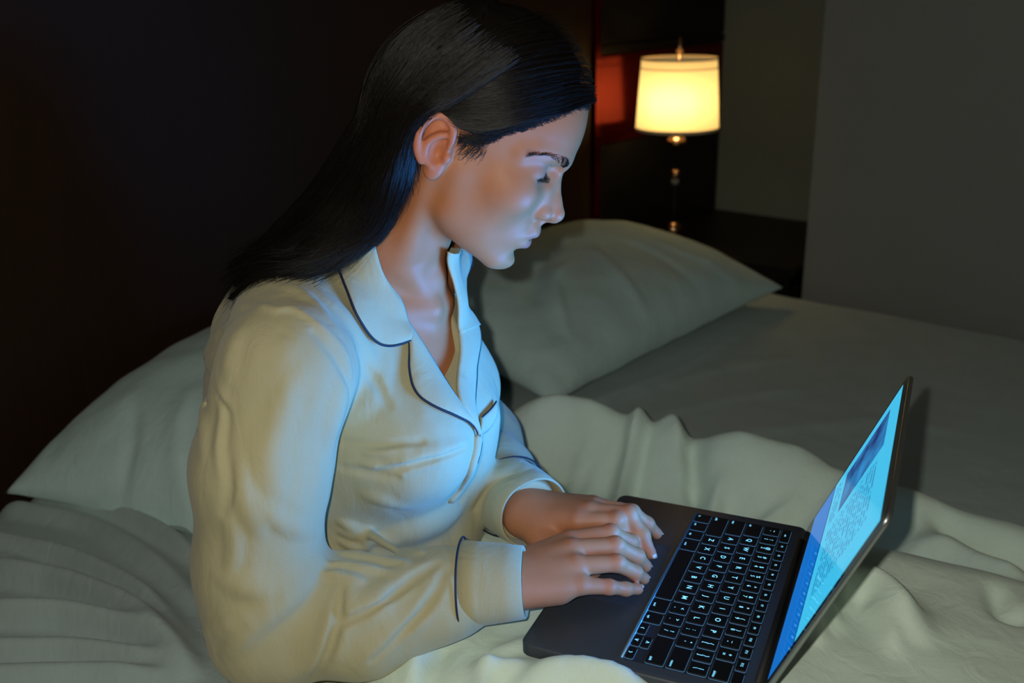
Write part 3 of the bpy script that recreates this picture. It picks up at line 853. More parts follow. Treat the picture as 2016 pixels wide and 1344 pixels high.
# lips
H(chain(*cm([(78, -53.2, 24), (87, -50.6, 16), (93.2, -48.0, 9), (96.4, -46.4, 4), (95.6, -47.2, 0)], [2.2, 3.4, 4.2, 4.6, 4.2]), 2), 4)
H(chain(*cm([(78, -54.6, 23), (84.5, -58.0, 15), (90.3, -60, 8), (92.3, -60.4, 0)], [2.0, 4.2, 5.4, 5.9]), 2), 4)
H(ell((93, -73.5, 0), (6, 4.5, 20)), 9, 's')
H(chain(*cm([(77, -54.2, 26), (86, -54.6, 17), (93, -54.0, 9), (98.5, -52.8, 0)], [.6, .9, 1.0, 1.0])), 1.8, 's')
H(ell((104.5, -40, 0), (3.0, 6, 2.2)), 4, 's')
# eye slit
SL = [(80.5, 11.0, 18.5), (80.6, 8.6, 25), (79.8, 7.6, 31), (75.5, 7.8, 38.5), (66.5, 8.8, 45.5)]
SLc, SLr = cm(SL, [.6, 1.4, 1.8, 1.5, .6])
H(chain(SLc, SLr), 1.2, 's')
# ear
ER = rotz(17)
H(ell((-18, 2, 69), (15, 27, 8), ER), 5)
H(ell((-11, -20, 71), (8, 10, 5)), 6)
hp_, hr_ = cm([(-6, 3, 75), (-6, 12, 77.5), (-9, 22, 79), (-17, 28, 80), (-26, 27, 81), (-32.5, 18, 82.5), (-34, 6, 83), (-30.5, -7, 81), (-23, -17, 78)], [1.6, 2.6, 3.2, 3.4, 3.4, 3.4, 3.2, 3.0, 2.6], 5)
H(chain(hp_, hr_, 2), 2.5)
H(ell((-18.5, 9, 80), (9.5, 15, 5.0), ER), 2.5, 's')
ap_, ar_ = cm([(-10, 15, 77), (-18, 11, 78.5), (-24.5, 0, 79), (-21, -12, 77), (-13, -17, 75.5)], [2.0, 2.8, 3.0, 2.8, 2.6], 5)
H(chain(ap_, ar_, 2), 3)
H(ell((-12.5, -4, 78.5), (7.0, 9.5, 7), ER), 3, 's')
H(ell((-4, -5, 73), (4, 5.5, 4.5)), 3)
NHEAD = len(body.p)
# neck, trunk, arms
def Bd(f, k, op='u'): body.add(f, k, op)
NB = (0.0, -.232, .262)
Bd(chain([NB, (-.004, -.193, .335), tuple(hl(-18, -18))], [.060, .049, .047], .02), .012)
for sg in (1, -1):
    Bd(chain([tuple(hl(-14, -26, 50 * sg)), (.032 * sg - .004, -.172, .312), (.010 * sg - .008, -.158, .262)], [.010, .0100, .008]), .014)
    Bd(chain([(.012 * sg - .01, -.156, .255), (.07 * sg - .01, -.178 + .02 * (sg > 0) * -1, .268), (.15 * sg, -.225 + (.03 if sg < 0 else 0), .285)], [.010, .009, .010]), .018)
Bd(sph((-.008, -.158, .286), .011), .02)
TC, TS = math.cos(math.radians(15)), math.sin(math.radians(15))
def tt3(r, f, z): return (r * TC - f * TS, -.25 + r * TS + f * TC, z)
TR = np.array([[TC, -TS, 0], [TS, TC, 0], [0, 0, 1]], np.float32)
def tell(c, r): return ell(tt3(*c), r, TR)
Bd(tell((-.010, -.012, .13), (.122, .118, .165)), .03)
Bd(chain([tt3(-.13, -.02, .238), tt3(0, -.045, .262), tt3(.13, -.02, .238)], [.048, .055, .048]), .03)
Bd(tell((-.012, -.035, -.02), (.105, .10, .13)), .04)
Bd(tell((-.012, -.006, .155), (.112, .131, .150)), .02)
SHR, ELR, WRR = (.165, -.212, .245), (.214, -.246, .004), (.118, -.040, .031)
SHL, ELL, WRL = tt3(-.165, -.01, .235), (-.188, -.205, .006), (-.022, -.065, .030)
for a, b, c in ((SHR, ELR, WRR), (SHL, ELL, WRL)):
    Bd(chain([a, b, c], [.045, .036, .024], .01), .02)
# hands: wrist, palm, thumb and four bent fingers each
FR = dict(
    index=[(.031, .004, .0395), (.006, .038, .042), (-.013, .053, .0245), (-.0205, .0595, .0105)],
    middle=[(.051, .013, .0425), (.028, .050, .0425), (.010, .067, .0245), (.0015, .0735, .0105)],
    ring=[(.069, .024, .038), (.048, .058, .0365), (.033, .072, .021), (.0225, .078, .0095)],
    pinky=[(.083, .034, .0275), (.0675, .057, .0215), (.053, .069, .0135), (.041, .0775, .0080)],
    thumb=[(.092, -.026, .022), (.060, -.010, .0165), (.042, .012, .012), (.030, .028, .0105)])
FL = dict(
    index=[(-.006, -.002, .041), (-.018, .036, .0435), (-.0275, .047, .0245), (-.033, .053, .0105)],
    middle=[(-.022, .006, .0445), (-.031, .045, .0455), (-.0285, .061, .0265), (-.0245, .071, .0105)],
    ring=[(-.039, .006, .042), (-.047, .044, .0395), (-.057, .058, .0235), (-.065, .0665, .0098)],
    pinky=[(-.054, -.001, .036), (-.064, .026, .030), (-.069, .037, .018), (-.073, .044, .0085)],
    thumb=[(.003, -.042, .0225), (.016, -.020, .0180), (.022, .002, .0145), (.016, .020, .0115)])
RAD = dict(index=(.0105, .0088, .0077, .0062), middle=(.0108, .0090, .0079, .0064), ring=(.0101, .0082, .0073, .0060), pinky=(.0092, .0070, .0064, .0053), thumb=(.014, .0118, .0098, .0078))
hand_groups = []
for Fg, W, sg in ((FR, WRR, 1), (FL, WRL, -1)):
    W = np.array(W)
    nx_ = np.cross(np.array(Fg['middle'][0]) - W, (0, 0, 1.0)); nx_ /= np.linalg.norm(nx_)     # across the wrist
    mc = dict(index=-.016, middle=-.005, ring=.006, pinky=.016)
    for fn, off in mc.items():
        o_ = W + nx_ * off * (1 if sg > 0 else -1) + np.array([0, 0, .001 if fn in ('middle', 'ring') else -.001])
        Bd(chain([tuple(o_), tuple(np.array(Fg[fn][0]) * .5 + o_ * .5 + np.array([0, 0, -.001])), Fg[fn][0]], [.0165, .0135, RAD[fn][0]]), .014)
    Bd(chain([tuple(W), tuple((np.array(Fg['middle'][0]) + np.array(Fg['ring'][0])) / 2 * .6 + W * .4 - np.array([0, 0, .008]))], [.018, .014]), .012)
    Bd(chain([tuple(W * .75 + np.array(Fg['pinky'][0]) * .25 - np.array([0, 0, .008])), tuple(W * .25 + np.array(Fg['pinky'][0]) * .75 - np.array([0, 0, .008]))], [.013, .011]), .012)
    th = Fg['thumb']
    Bd(chain([tuple(W * .7 + np.array(th[0]) * .3), th[0], th[1]], [.015, .0155, .0118]), .012)
    for fn in ('thumb', 'index', 'middle', 'ring', 'pinky'):
        p = [np.array(q) for q in Fg[fn]]; r = RAD[fn]
        g = Shape()
        g.add(chain([tuple(q) for q in p], r, .004), .004)
        for j in (1, 2):                                  # knuckle swell on the outside of the bend
            bend = p[j] - (p[j - 1] + p[j + 1]) / 2
            nb = bend / (np.linalg.norm(bend) + 1e-9)
            g.add(sph(tuple(p[j] + nb * r[j] * .22), r[j] * .88), .004)
        tip = p[3] + (p[3] - p[2]) / np.linalg.norm(p[3] - p[2]) * r[3] * .25
        g.add(sph(tuple(tip), r[3] * .92), .003)
        Bd(g.eval, .0035)

def traces(shape, pts, start=.5):
    """points of a shape's surface that the photographer sees at given pixels, in the laptop frame"""
    o = w2l(CAM); d = np.array([ray(x, y) @ LA for x, y in pts]); d /= np.linalg.norm(d, axis=1, keepdims=True)
    t = np.full(len(d), start); best = np.full(len(d), 9.0); bt = t.copy()
    for _ in range(70):
        e = shape.eval((o + d * t[:, None]).astype(np.float32))
        m = e < best; best[m] = e[m]; bt[m] = t[m]
        t = np.where(best < .0004, t, np.minimum(t + np.maximum(e * .85, .0008), 1.5))
        if (best < .0004).all(): break
    return o + d * bt[:, None]
def gradn(shape, P, e=.0015):
    P = np.asarray(P, np.float32)
    E4 = np.array([(1, -1, -1), (-1, -1, 1), (-1, 1, -1), (1, 1, 1)], np.float32)
    g = sum(q * shape.eval(P + q * np.float32(e))[:, None] for q in E4)
    return g / (np.linalg.norm(g, axis=1, keepdims=True) + 1e-9)
def on(shape, pts, off, n=5):
    """smooth line over a shape through pixels, lifted by off"""
    P = traces(shape, pts)
    P = catmull(P, n) if n else P
    for _ in range(2):
        P = P - gradn(shape, P) * (shape.eval(P.astype(np.float32))[:, None])
    return P + gradn(shape, P) * off

# ------------------------------------------------------------------ pyjama shirt
shirt = Shape()
def Sh(f, k, op='u'): shirt.add(f, k, op)
Sh(tell((-.014, -.005, .13), (.148, .142, .185)), .03)
Sh(chain([tt3(-.135, -.02, .245), tt3(0, -.045, .272), tt3(.135, -.02, .245)], [.062, .066, .062]), .04)
Sh(tell((.0, -.06, .13), (.125, .105, .17)), .03)
Sh(tell((-.008, -.03, -.035), (.155, .135, .12)), .04)
Sh(tell((0, -.03, -.11), (.185, .150, .085)), .04)
for sg in (1, -1): Sh(ell(tt3(.075 * sg, .065, .13), (.07, .075, .068)), .03)
Sh(chain([tt3(0, .125, .125), tt3(0, .105, .03)], [.018, .02]), .05)
# a loose fold of the hem over the lap
Sh(chain([tt3(.05, .09, -.03), tt3(-.04, .105, -.005), tt3(-.08, .08, -.01)], [.03, .028, .025]), .03)
sleeve = Shape()
SLV = [(.165, -.218, .240), (.195, -.235, .15), (.208, -.240, .06), (.210, -.232, -.002), (.178, -.150, .004), (.138, -.086, .022), (.118, -.048, .030)]
sleeve.add(chain(SLV, [.064, .057, .054, .054, .050, .038, .030], .03), .02)
Sh(sleeve.eval, .004)
SLL = [tt3(-.165, -.01, .235), tt3(-.19, .0, .12), (-.192, -.205, .012), (-.110, -.145, .014), (-.050, -.092, .026), (-.026, -.064, .030)]
Sh(chain(SLL, [.064, .060, .052, .044, .036, .030], .03), .010)
flat_shirt = Shape(); flat_shirt.p = list(shirt.p)
# folds, each one a soft ridge (or groove) lying on the cloth
FOLDS = [
    ([(672, 1026), (700, 1040), (738, 1060)], .0055, .003, 'u'), ([(672, 1046), (710, 1054), (772, 1066)], .0055, .003, 'u'),
    ([(670, 1066), (720, 1072), (830, 1086)], .0055, .003, 'u'), ([(664, 1090), (710, 1096), (800, 1110)], .0055, .003, 'u'),
    ([(652, 1108), (690, 1115), (766, 1128)], .005, .003, 'u'), ([(640, 1128), (665, 1133), (710, 1144)], .005, .003, 'u'),
    ([(712, 882), (750, 886), (813, 880)], .009, .0, 'u'), ([(751, 918), (830, 900), (917, 876)], .010, .0, 'u'), ([(712, 914), (740, 922), (793, 935)], .007, .0, 'u'),
    ([(715, 976), (750, 986), (800, 1000)], .009, -.002, 'u'),
    ([(690, 830), (740, 770), (770, 700)], .012, -.005, 'u'),
    ([(433, 1135), (507, 1161), (573, 1154), (632, 1102)], .013, -.001, 'u'),
    ([(404, 1249), (455, 1227), (558, 1176), (613, 1143)], .011, .0, 'u'), ([(440, 1290), (485, 1249), (547, 1198), (600, 1160)], .010, .0, 'u'),
    ([(560, 1344), (632, 1297), (654, 1242), (683, 1172), (690, 1132)], .014, -.003, 'u'),
    ([(668, 1215), (727, 1195), (793, 1145), (852, 1105)], .013, -.002, 'u'),
    ([(709, 1308), (778, 1242), (837, 1190), (867, 1124)], .013, -.003, 'u'),
    ([(600, 720), (560, 790), (535, 860), (530, 920), (560, 985), (620, 1010)], .013, -.005, 'u'),
    ([(430, 730), (444, 800), (436, 870), (442, 960)], .008, -.001, 'u'), ([(446, 1000), (460, 1080), (446, 1130)], .008, -.001, 'u'),
    ([(500, 980), (560, 1030), (630, 1050)], .011, -.002, 'u'), ([(470, 900), (480, 980), (520, 1060)], .011, -.003, 'u'),
    ([(680, 700), (668, 800), (650, 900)], .012, -.003, 'u'),
    ([(399, 708), (437, 646), (522, 604), (577, 608), (631, 642), (681, 697), (693, 747)], .004, .0005, 'u'),
    ([(478, 640), (455, 700), (450, 760)], .010, -.003, 'u'),
    ([(930, 990), (960, 950), (1000, 920)], .010, -.002, 'u'), ([(960, 990), (1010, 950), (1050, 935)], .008, -.002, 'u'),
    ([(600, 560), (660, 600), (720, 680), (760, 760)], .010, -.004, 'u'), ([(540, 560), (600, 580), (660, 640)], .008, -.002, 'u'),
    ([(404, 620), (392, 690), (388, 800), (400, 900)], .010, -.002, 'u'), ([(440, 560), (415, 620), (410, 680)], .009, -.002, 'u'),
    ([(900, 1002), (870, 1016), (815, 1040), (770, 1060)], .017, .004, 'u'),
]
for pts, r, off, op in FOLDS:
    P = on(flat_shirt, pts, off - r * .45, 3)
    T = np.linspace(0, 1, len(P)); rr_ = r * (.15 + .85 * np.sin(np.pi * np.clip(T, .02, .98)) ** .6)
    Sh(chain([tuple(p) for p in P], list(rr_)), max(.005, r * .8), op)
CREASES = [
    ([(676, 872), (740, 876), (830, 868)], .003, .0016), ([(751, 928), (830, 908), (915, 880)], .0035, .002), ([(672, 920), (730, 932), (780, 940)], .003, .0015),
    ([(432, 780), (450, 815), (444, 880), (450, 960), (440, 1010)], .004, .002), ([(404, 640), (398, 720), (406, 800)], .0035, .002),
    ([(672, 1165), (664, 1230), (640, 1300), (610, 1344)], .004, .002), ([(678, 1225), (740, 1195), (805, 1148), (860, 1110)], .0035, .002), ([(735, 1300), (800, 1235), (850, 1180), (880, 1120)], .0035, .002),
    ([(700, 690), (735, 745), (765, 800)], .004, .0015), ([(620, 655), (670, 720), (690, 780)], .003, .0014),
    ([(935, 1000), (965, 962), (1010, 935)], .0035, .002), ([(905, 985), (935, 950), (950, 900)], .004, .002),
]
for pts, r, dep in CREASES:
    P = on(flat_shirt, pts, r - dep, 3); T = np.linspace(0, 1, len(P))
    Sh(chain([tuple(p) for p in P], list(r * (.25 + .75 * np.sin(np.pi * np.clip(T, .03, .97)) ** .5))), .006, 's')
def cloth_noise(P):
    return (.0030 * noise3(P * [1, 1, .6], 15) + .0016 * noise3(P * [1, 1, .5], 42)).astype(np.float32)
Sh(cloth_noise, 0, 'd')
# open neck: a hole round the neck and a V down the front
Sh(chain([(0, -.225, .23), (-.006, -.172, .345), tuple(hl(-10, -10))], [.050, .058, .06]), .004, 's')
NEARV = [(742, 478), (757, 530), (780, 580), (799, 632), (848, 712), (890, 782), (919, 826)]
FARV = [(875, 503), (884, 560), (892, 615), (898, 700), (893, 770), (905, 805), (921, 828)]
fit = Shape(); fit.add(flat_shirt.eval, 0); NBODY = range(NHEAD, len(body.p))
fit.add(lambda P: body.eval(P, NBODY) - np.float32(.004), 0)
nv = traces(fit, NEARV); fv = traces(fit, FARV)
def tfr(P): return P[:, 0] * TC + (P[:, 1] + .25) * TS, -P[:, 0] * TS + (P[:, 1] + .25) * TC, P[:, 2]
nr_, nf_, nz_ = tfr(nv); fr_, ff_, fz_ = tfr(fv)
_i = np.argsort(nz_); _j = np.argsort(fz_)
def vee(P):
    r, f, z = tfr(P)
    rn = np.interp(z, nz_[_i], nr_[_i]); rf = np.interp(z, fz_[_j], fr_[_j])
    return (np.maximum(np.maximum(r - rn + .004, rf - r - .016), np.maximum(.02 - f, nz_.min() + .004 - z)) * .8).astype(np.float32)
Sh(vee, .003, 's')
# sleeve ends stay open for the hands; cut at the cuffs
def cutoff(c, d):
    c = np.array(c, np.float32); d = np.array(d, np.float32); d = d / np.linalg.norm(d)
    def f(P):
        q = P - c; t = q @ d; rad = np.linalg.norm(q - t[:, None] * d, axis=1)
        return np.maximum(-t, rad - .07)
    return f
dR = np.array(WRR) - np.array(SLV[4]); dL = np.array(WRL) - np.array(SLL[3])
Sh(cutoff(SLV[6], dR), .002, 's'); Sh(cutoff(SLL[5], dL), .002, 's')

V, F = mesh_shape(shirt, (-.30, -.45, -.17), (.31, .05, .36), .0021)
V, F = keep_main(V, F)
V = laplace(V, F, 1, .4)
SHIRT_V, SHIRT_F = V, F
V, F = mesh_shape(body, (-.27, -.42, -.16), (.29, .11, .58), .0017)
V, F = keep_main(V, F)
V = laplace(V, F, 1, .3)
BODY_V, BODY_F = V, F
M_SKIN = nodes_mat('skin')[0]
person = link('person', mesh_from('person', BODY_V, BODY_F), M_SKIN)
person.matrix_world = LM
tag(person, 'woman in cream pyjamas sitting up in bed, looking down and typing', 'person')
pyj = link('pyjama_shirt', mesh_from('pyjama_shirt', SHIRT_V, SHIRT_F), M_SHIRT, person)
print('BODY', len(BODY_V), 'SHIRT', len(SHIRT_V))

# ------------------------------------------------------------------ skin colour: lips, ears and knuckles are redder
def skin_tint(V):
    q = to_head(V); qs = np.stack([q[:, 0], q[:, 1], np.abs(q[:, 2])], 1).astype(np.float32)
    base = np.tile(np.array([.48, .180, .080]), (len(V), 1))
    def blend(m, c): base[:] = base * (1 - m[:, None]) + np.array(c) * m[:, None]
    n = noise3(V, 60) * .5 + noise3(V, 150) * .35
    base *= (1 + .10 * n)[:, None]
    up = chain(*cm([(78, -53.2, 24), (87, -50.6, 16), (93.2, -48.0, 9), (96.4, -46.4, 4), (95.6, -47.2, 0)], [2.2, 3.4, 4.2, 4.6, 4.2]))(qs)
    lo_ = chain(*cm([(78, -54.6, 23), (84.5, -58.0, 15), (90.3, -60, 8), (92.3, -60.4, 0)], [2.0, 4.2, 5.4, 5.9]))(qs)
    lip = 1 - sstep(.2, 1.6, np.minimum(up, lo_)); lip *= (q[:, 0] > 60) & (q[:, 1] > -68) & (q[:, 1] < -43)
    blend(lip * .9, (.40, .115, .10))
    ear = (1 - sstep(0, 10, np.abs(q[:, 0] + 18) - 16)) * sstep(68, 76, qs[:, 2]) * (np.abs(q[:, 1]) < 40)
    blend(ear * .45, (.62, .17, .10))
    nose = 1 - sstep(4, 16, np.linalg.norm(qs - np.array([102, -22, 4]), axis=1))
    blend(nose * .3, (.56, .17, .08))
    slit = 1 - sstep(.6, 2.6, chain(SLc, SLr)(qs)); blend(slit * .85, (.03, .015, .012))
    lid = 1 - sstep(15, 19, np.linalg.norm(qs - np.array([66, 12, 31]), axis=1)); blend(lid * .30, (.42, .19, .15))
    bw = 1 - sstep(1.5, 5.5, chain(*cm([(92, 29, 10), (87, 32.5, 17), (81.5, 34.5, 25), (74.5, 34.5, 36), (65.5, 33, 45), (57, 28.5, 52)], [.5, 1.2, 1.2, .8, .3, .1]))(qs)); blend(bw * .68, (.07, .032, .02))
    mslit = 1 - sstep(.3, 1.3, chain(*cm([(77, -54.2, 26), (86, -54.6, 17), (93, -54.0, 9), (98.5, -52.8, 0)], [.6, .9, 1.0, 1.0]))(qs)); blend(mslit * .8, (.08, .015, .015))
    for Fg in (FR, FL):
        for fn in ('index', 'middle', 'ring', 'pinky'):
            for j, a in ((1, .35), (0, .22), (3, .30)):
                m = 1 - sstep(.004, .014, np.linalg.norm(V - np.array(Fg[fn][j]) - np.array([0, 0, .005]), axis=1)); blend(m * a, (.56, .15, .08))
    return np.clip(base, 0, 1)
def set_tint(o, C):
    at_ = o.data.color_attributes.new('tint', 'FLOAT_COLOR', 'POINT')
    at_.data.foreach_set('color', np.c_[C, np.ones(len(C))].astype(np.float32).ravel())
set_tint(person, skin_tint(BODY_V))
nt2 = M_SKIN.node_tree; b2 = nt2.nodes['Principled BSDF']
ca = nt2.nodes.new('ShaderNodeVertexColor'); ca.layer_name = 'tint'
nt2.links.new(ca.outputs[0], b2.inputs['Base Color'])
b2.inputs['Roughness'].default_value = .48; b2.inputs['Specular IOR Level'].default_value = .26
b2.inputs['Subsurface Weight'].default_value = .12; b2.inputs['Subsurface Radius'].default_value = (.010, .004, .002); b2.inputs['Subsurface Scale'].default_value = .5
tcn = nt2.nodes.new('ShaderNodeTexCoord'); nn = nt2.nodes.new('ShaderNodeTexNoise'); nn.inputs['Scale'].default_value = 900; nn.inputs['Detail'].default_value = 2
nt2.links.new(tcn.outputs['Object'], nn.inputs['Vector'])
bpn = nt2.nodes.new('ShaderNodeBump'); bpn.inputs['Strength'].default_value = .10; bpn.inputs['Distance'].default_value = .0006
nt2.links.new(nn.outputs['Fac'], bpn.inputs['Height']); nt2.links.new(bpn.outputs['Normal'], b2.inputs['Normal'])

# fingernails
M_NAIL = simple('fingernail', (.60, .36, .28), .25)
def nail(p2, p3, r):
    p2 = np.array(p2); p3 = np.array(p3); d = p3 - p2; d /= np.linalg.norm(d)
    up = np.array([0, 0, 1.0]); up = up - d * (up @ d); up /= np.linalg.norm(up); sd = np.cross(d, up)
    bm = bmesh.new(); n, m = 7, 7; g = []
    for i in range(n):
        for j in range(m):
            u = -1 + 2 * i / (n - 1); w = -1 + 2 * j / (m - 1)
            k = math.sqrt(max(0, 1 - .35 * w * w)); a = w * 1.0
            wd = (1 - .25 * max(0, -u) ** 2 - .25 * max(0, u) ** 3)
            P = p3 + d * (u * r * .95 * k + r * .28) + sd * (math.sin(a * wd) * r * .86) + up * ((math.cos(a * wd) - 1) * r * .7 + r * (.97 - .10 * u * u))
            g.append(bm.verts.new(P))
    for i in range(n - 1):
        for j in range(m - 1): bm.faces.new((g[i * m + j], g[i * m + j + 1], g[(i + 1) * m + j + 1], g[(i + 1) * m + j]))
    o = bm_obj('fingernail', bm, M_NAIL, person, True)
    so = o.modifiers.new('t', 'SOLIDIFY'); so.thickness = .0006
for Fg in (FR, FL):
    for fn in ('index', 'middle', 'ring', 'pinky', 'thumb'): nail(Fg[fn][2], Fg[fn][3], RAD[fn][3])

# ------------------------------------------------------------------ collar, lapels, cuffs, piping
def resamp(P, n):
    P = np.asarray(P, float); s = np.r_[0, np.cumsum(np.linalg.norm(np.diff(P, axis=0), axis=1))]; t = np.linspace(0, s[-1], n)
    return np.stack([np.interp(t, s, P[:, i]) for i in range(3)], 1)
def flap(name, inner, outer, li, lo_, bulge, m=None, n=40, k=12, th=.0022):
    """a turned-back piece of cloth between two lines that lie over the shirt"""
    A = resamp(catmull(traces(fit, inner), 6), n); Bq = resamp(catmull(traces(fit, outer), 6), n)
    G = np.stack([A * (1 - t) + Bq * t for t in np.linspace(0, 1, k)], 1).reshape(-1, 3)
    T = np.tile(np.linspace(0, 1, k), n)
    want = li * (1 - T) + lo_ * T + bulge * np.sin(np.pi * T) ** .8
    for _ in range(4):
        d = fit.eval(G.astype(np.float32)); N_ = gradn(fit, G); G = G + N_ * ((want - d) * .6)[:, None]
    g3 = G.reshape(n, k, 3)
    for _ in range(3):
        h_ = g3.copy(); h_[1:-1, 1:-1] = .5 * g3[1:-1, 1:-1] + .125 * (g3[:-2, 1:-1] + g3[2:, 1:-1] + g3[1:-1, :-2] + g3[1:-1, 2:]); g3 = h_
    idx = np.arange(n * k).reshape(n, k)
    F = np.stack([idx[:-1, :-1], idx[1:, :-1], idx[1:, 1:], idx[:-1, 1:]], -1).reshape(-1, 4)
    o = link(name, mesh_from(name, g3.reshape(-1, 3), F), m or M_SHIRT, pyj)
    so = o.modifiers.new('thick', 'SOLIDIFY'); so.thickness = th; so.offset = 0
    return o, g3
def piping(P, r=.0013, par=None):
    return link('piping', tube_mesh('piping', resamp(catmull(P, 4), max(12, len(P) * 5)), r, 8), M_PIPE, par or pyj)
c1, g = flap('collar', [(738, 470), (742, 478), (757, 530), (780, 580), (797, 625), (803, 650)], [(640, 520), (655, 527), (672, 572), (690, 622), (714, 660), (745, 681), (776, 681), (803, 672)], .006, .0055, .004)
ep = g[:, -1] + gradn(fit, g[:, -1]) * .001
piping(ep[::3])
l1, g = flap('lapel', [(795, 622), (801, 639), (848, 712), (890, 782), (921, 830), (936, 858)], [(790, 668), (803, 674), (802, 720), (811, 764), (829, 789), (863, 809), (902, 826), (923, 838), (936, 860)], .0045, .0035, .003)
piping((g[:, -1] + gradn(fit, g[:, -1]) * .001)[2::3])
c2, g = flap('collar', [(874, 490), (884, 560), (892, 615), (898, 660)], [(908, 485), (920, 530), (926, 585), (935, 625), (944, 640)], .006, .0055, .003)
piping((g[:, -1] + gradn(fit, g[:, -1]) * .001)[::4], .0009)
l2_, g = flap('lapel', [(895, 640), (899, 700), (893, 770), (905, 805), (921, 828), (934, 856)], [(943, 642), (939, 680), (933, 715), (931, 751), (929, 817), (934, 856)], .0045, .0035, .003)
piping((g[:, -1] + gradn(fit, g[:, -1]) * .001)[::4], .0009)
# button placket below the lapels
P = on(flat_shirt, [(936, 860), (934, 885), (925, 920), (908, 955), (885, 985)], .001, 4)
link('placket', tube_mesh('placket', P, np.linspace(.0065, .0045, len(P)), 10), M_SHIRT, pyj)
piping(on(flat_shirt, [(934, 856), (938, 872), (935, 890), (930, 908)], .0055, 4)[::3], .0011)
# breast pocket on the far side
pk, g = flap('pocket', [(942, 822), (958, 808), (972, 790)], [(938, 860), (952, 850), (966, 835)], .003, .002, .0015, n=14, k=6)
piping((g[:, 0] + gradn(fit, g[:, 0]) * .001)[::3], .0009)
# cuffs: a turned band with a piped upper edge
def cuff(A, Bp, r0, r1, flat=1.0):
    A = np.array(A); Bp = np.array(Bp); d = Bp - A; Ln = np.linalg.norm(d); d /= Ln
    u = np.cross(d, (0, 0, 1.0)); u /= np.linalg.norm(u); w = np.cross(u, d)
    prof = [(-.002, r0 * .90), (0, r0), (.3, r0 * .55 + r1 * .45 + .0006), (.7, r0 * .2 + r1 * .8 + .0008), (1.0, r1), (1.012, r1 - .0012), (1.0, r1 - .0026), (.6, r1 - .003), (.2, r1 - .004)]
    n = 56; V = []
    for t, r in prof:
        for i in range(n):
            a = 2 * math.pi * i / n
            rr_ = r * (1 + .018 * math.sin(3 * a + 1) + .010 * math.sin(5 * a + 2 + 2 * t))
            V.append(A + d * (t * Ln) + (u * math.cos(a) + w * math.sin(a) * flat) * rr_)
    F = [(j * n + i, j * n + (i + 1) % n, (j + 1) * n + (i + 1) % n, (j + 1) * n + i) for j in range(len(prof) - 1) for i in range(n)]
    o = link('cuff', mesh_from('cuff', V, F), M_SHIRT, pyj)
    ring = [A + d * (.004 * Ln) + (u * math.cos(a) + w * math.sin(a) * flat) * (r0 + .0022) * (1 + .018 * math.sin(3 * a + 1) + .010 * math.sin(5 * a + 2)) for a in np.linspace(0, 2 * math.pi, 64, endpoint=False)]
    link('piping', tube_mesh('piping', ring, .0011, 8, True), M_PIPE, pyj)
    return o
cuff((.1255, -.068, .0285), (.107, -.013, .033), .0435, .0350, .95)
cuff((-.062, -.104, .021), (-.022, -.055, .030), .0465, .0415, .95)

# pyjama trousers: hidden by the quilt but for a strip at the hip
tr = Shape()
for sg in (1, -1):
    tr.add(chain([(.09 * sg, -.27, -.10), (.10 * sg, .10, -.088), (.085 * sg, .50, -.10), (.08 * sg, .62, -.105)], [.075, .060, .045, .042], .03), .03)
tr.add(ell((0, -.30, -.10), (.17, .13, .075)), .04)
V, F = mesh_shape(tr, (-.25, -.47, -.20), (.25, .72, .03), .008)
V = laplace(V, F, 2); link('pyjama_trousers', mesh_from('pyjama_trousers', V, F), M_SHIRT, person)

# ------------------------------------------------------------------ brows and lashes
def strands_mesh(name, lines, r0, r1, m, parent, sides=3):
    """many thin tapering hairs as one mesh; lines: list of (n,3)"""
    VV, FF, k0 = [], [], 0
    for P in lines:
        n = len(P); T = np.gradient(P, axis=0); T /= np.linalg.norm(T, axis=1, keepdims=True) + 1e-9
        up = np.cross(T, np.array([.31, .52, .79])); up /= np.linalg.norm(up, axis=1, keepdims=True) + 1e-9
        b_ = np.cross(T, up); r = np.linspace(r0, r1, n)[:, None]
        ring = np.stack([P + r * (up * math.cos(a) + b_ * math.sin(a)) for a in np.arange(sides) * 2 * math.pi / sides], 1)
        VV.append(ring.reshape(-1, 3))
        i = np.arange(n - 1)[:, None] * sides; k = np.arange(sides)[None]
        FF.append(np.stack([i + k, i + (k + 1) % sides, i + sides + (k + 1) % sides, i + sides + k], -1).reshape(-1, 4) + k0)
        k0 += n * sides
    return link(name, mesh_from(name, np.vstack(VV), np.vstack(FF)), m, parent)
R_ = np.random.default_rng(5)
def fitto(shape, L, prof, least=False):
    """lay a batch of hairs on a surface, at a height given along each hair"""
    n = [len(x) for x in L]; W = np.vstack(L); h_ = np.concatenate([prof(k) if callable(prof) else prof[i] for i, k in enumerate(n)])
    for _ in range(2):
        d_ = shape.eval(W.astype(np.float32)); mv = h_ - d_
        if least: mv = np.maximum(mv, 0)
        W = W + gradn(shape, W) * mv[:, None]
    return np.split(W, np.cumsum(n)[:-1])
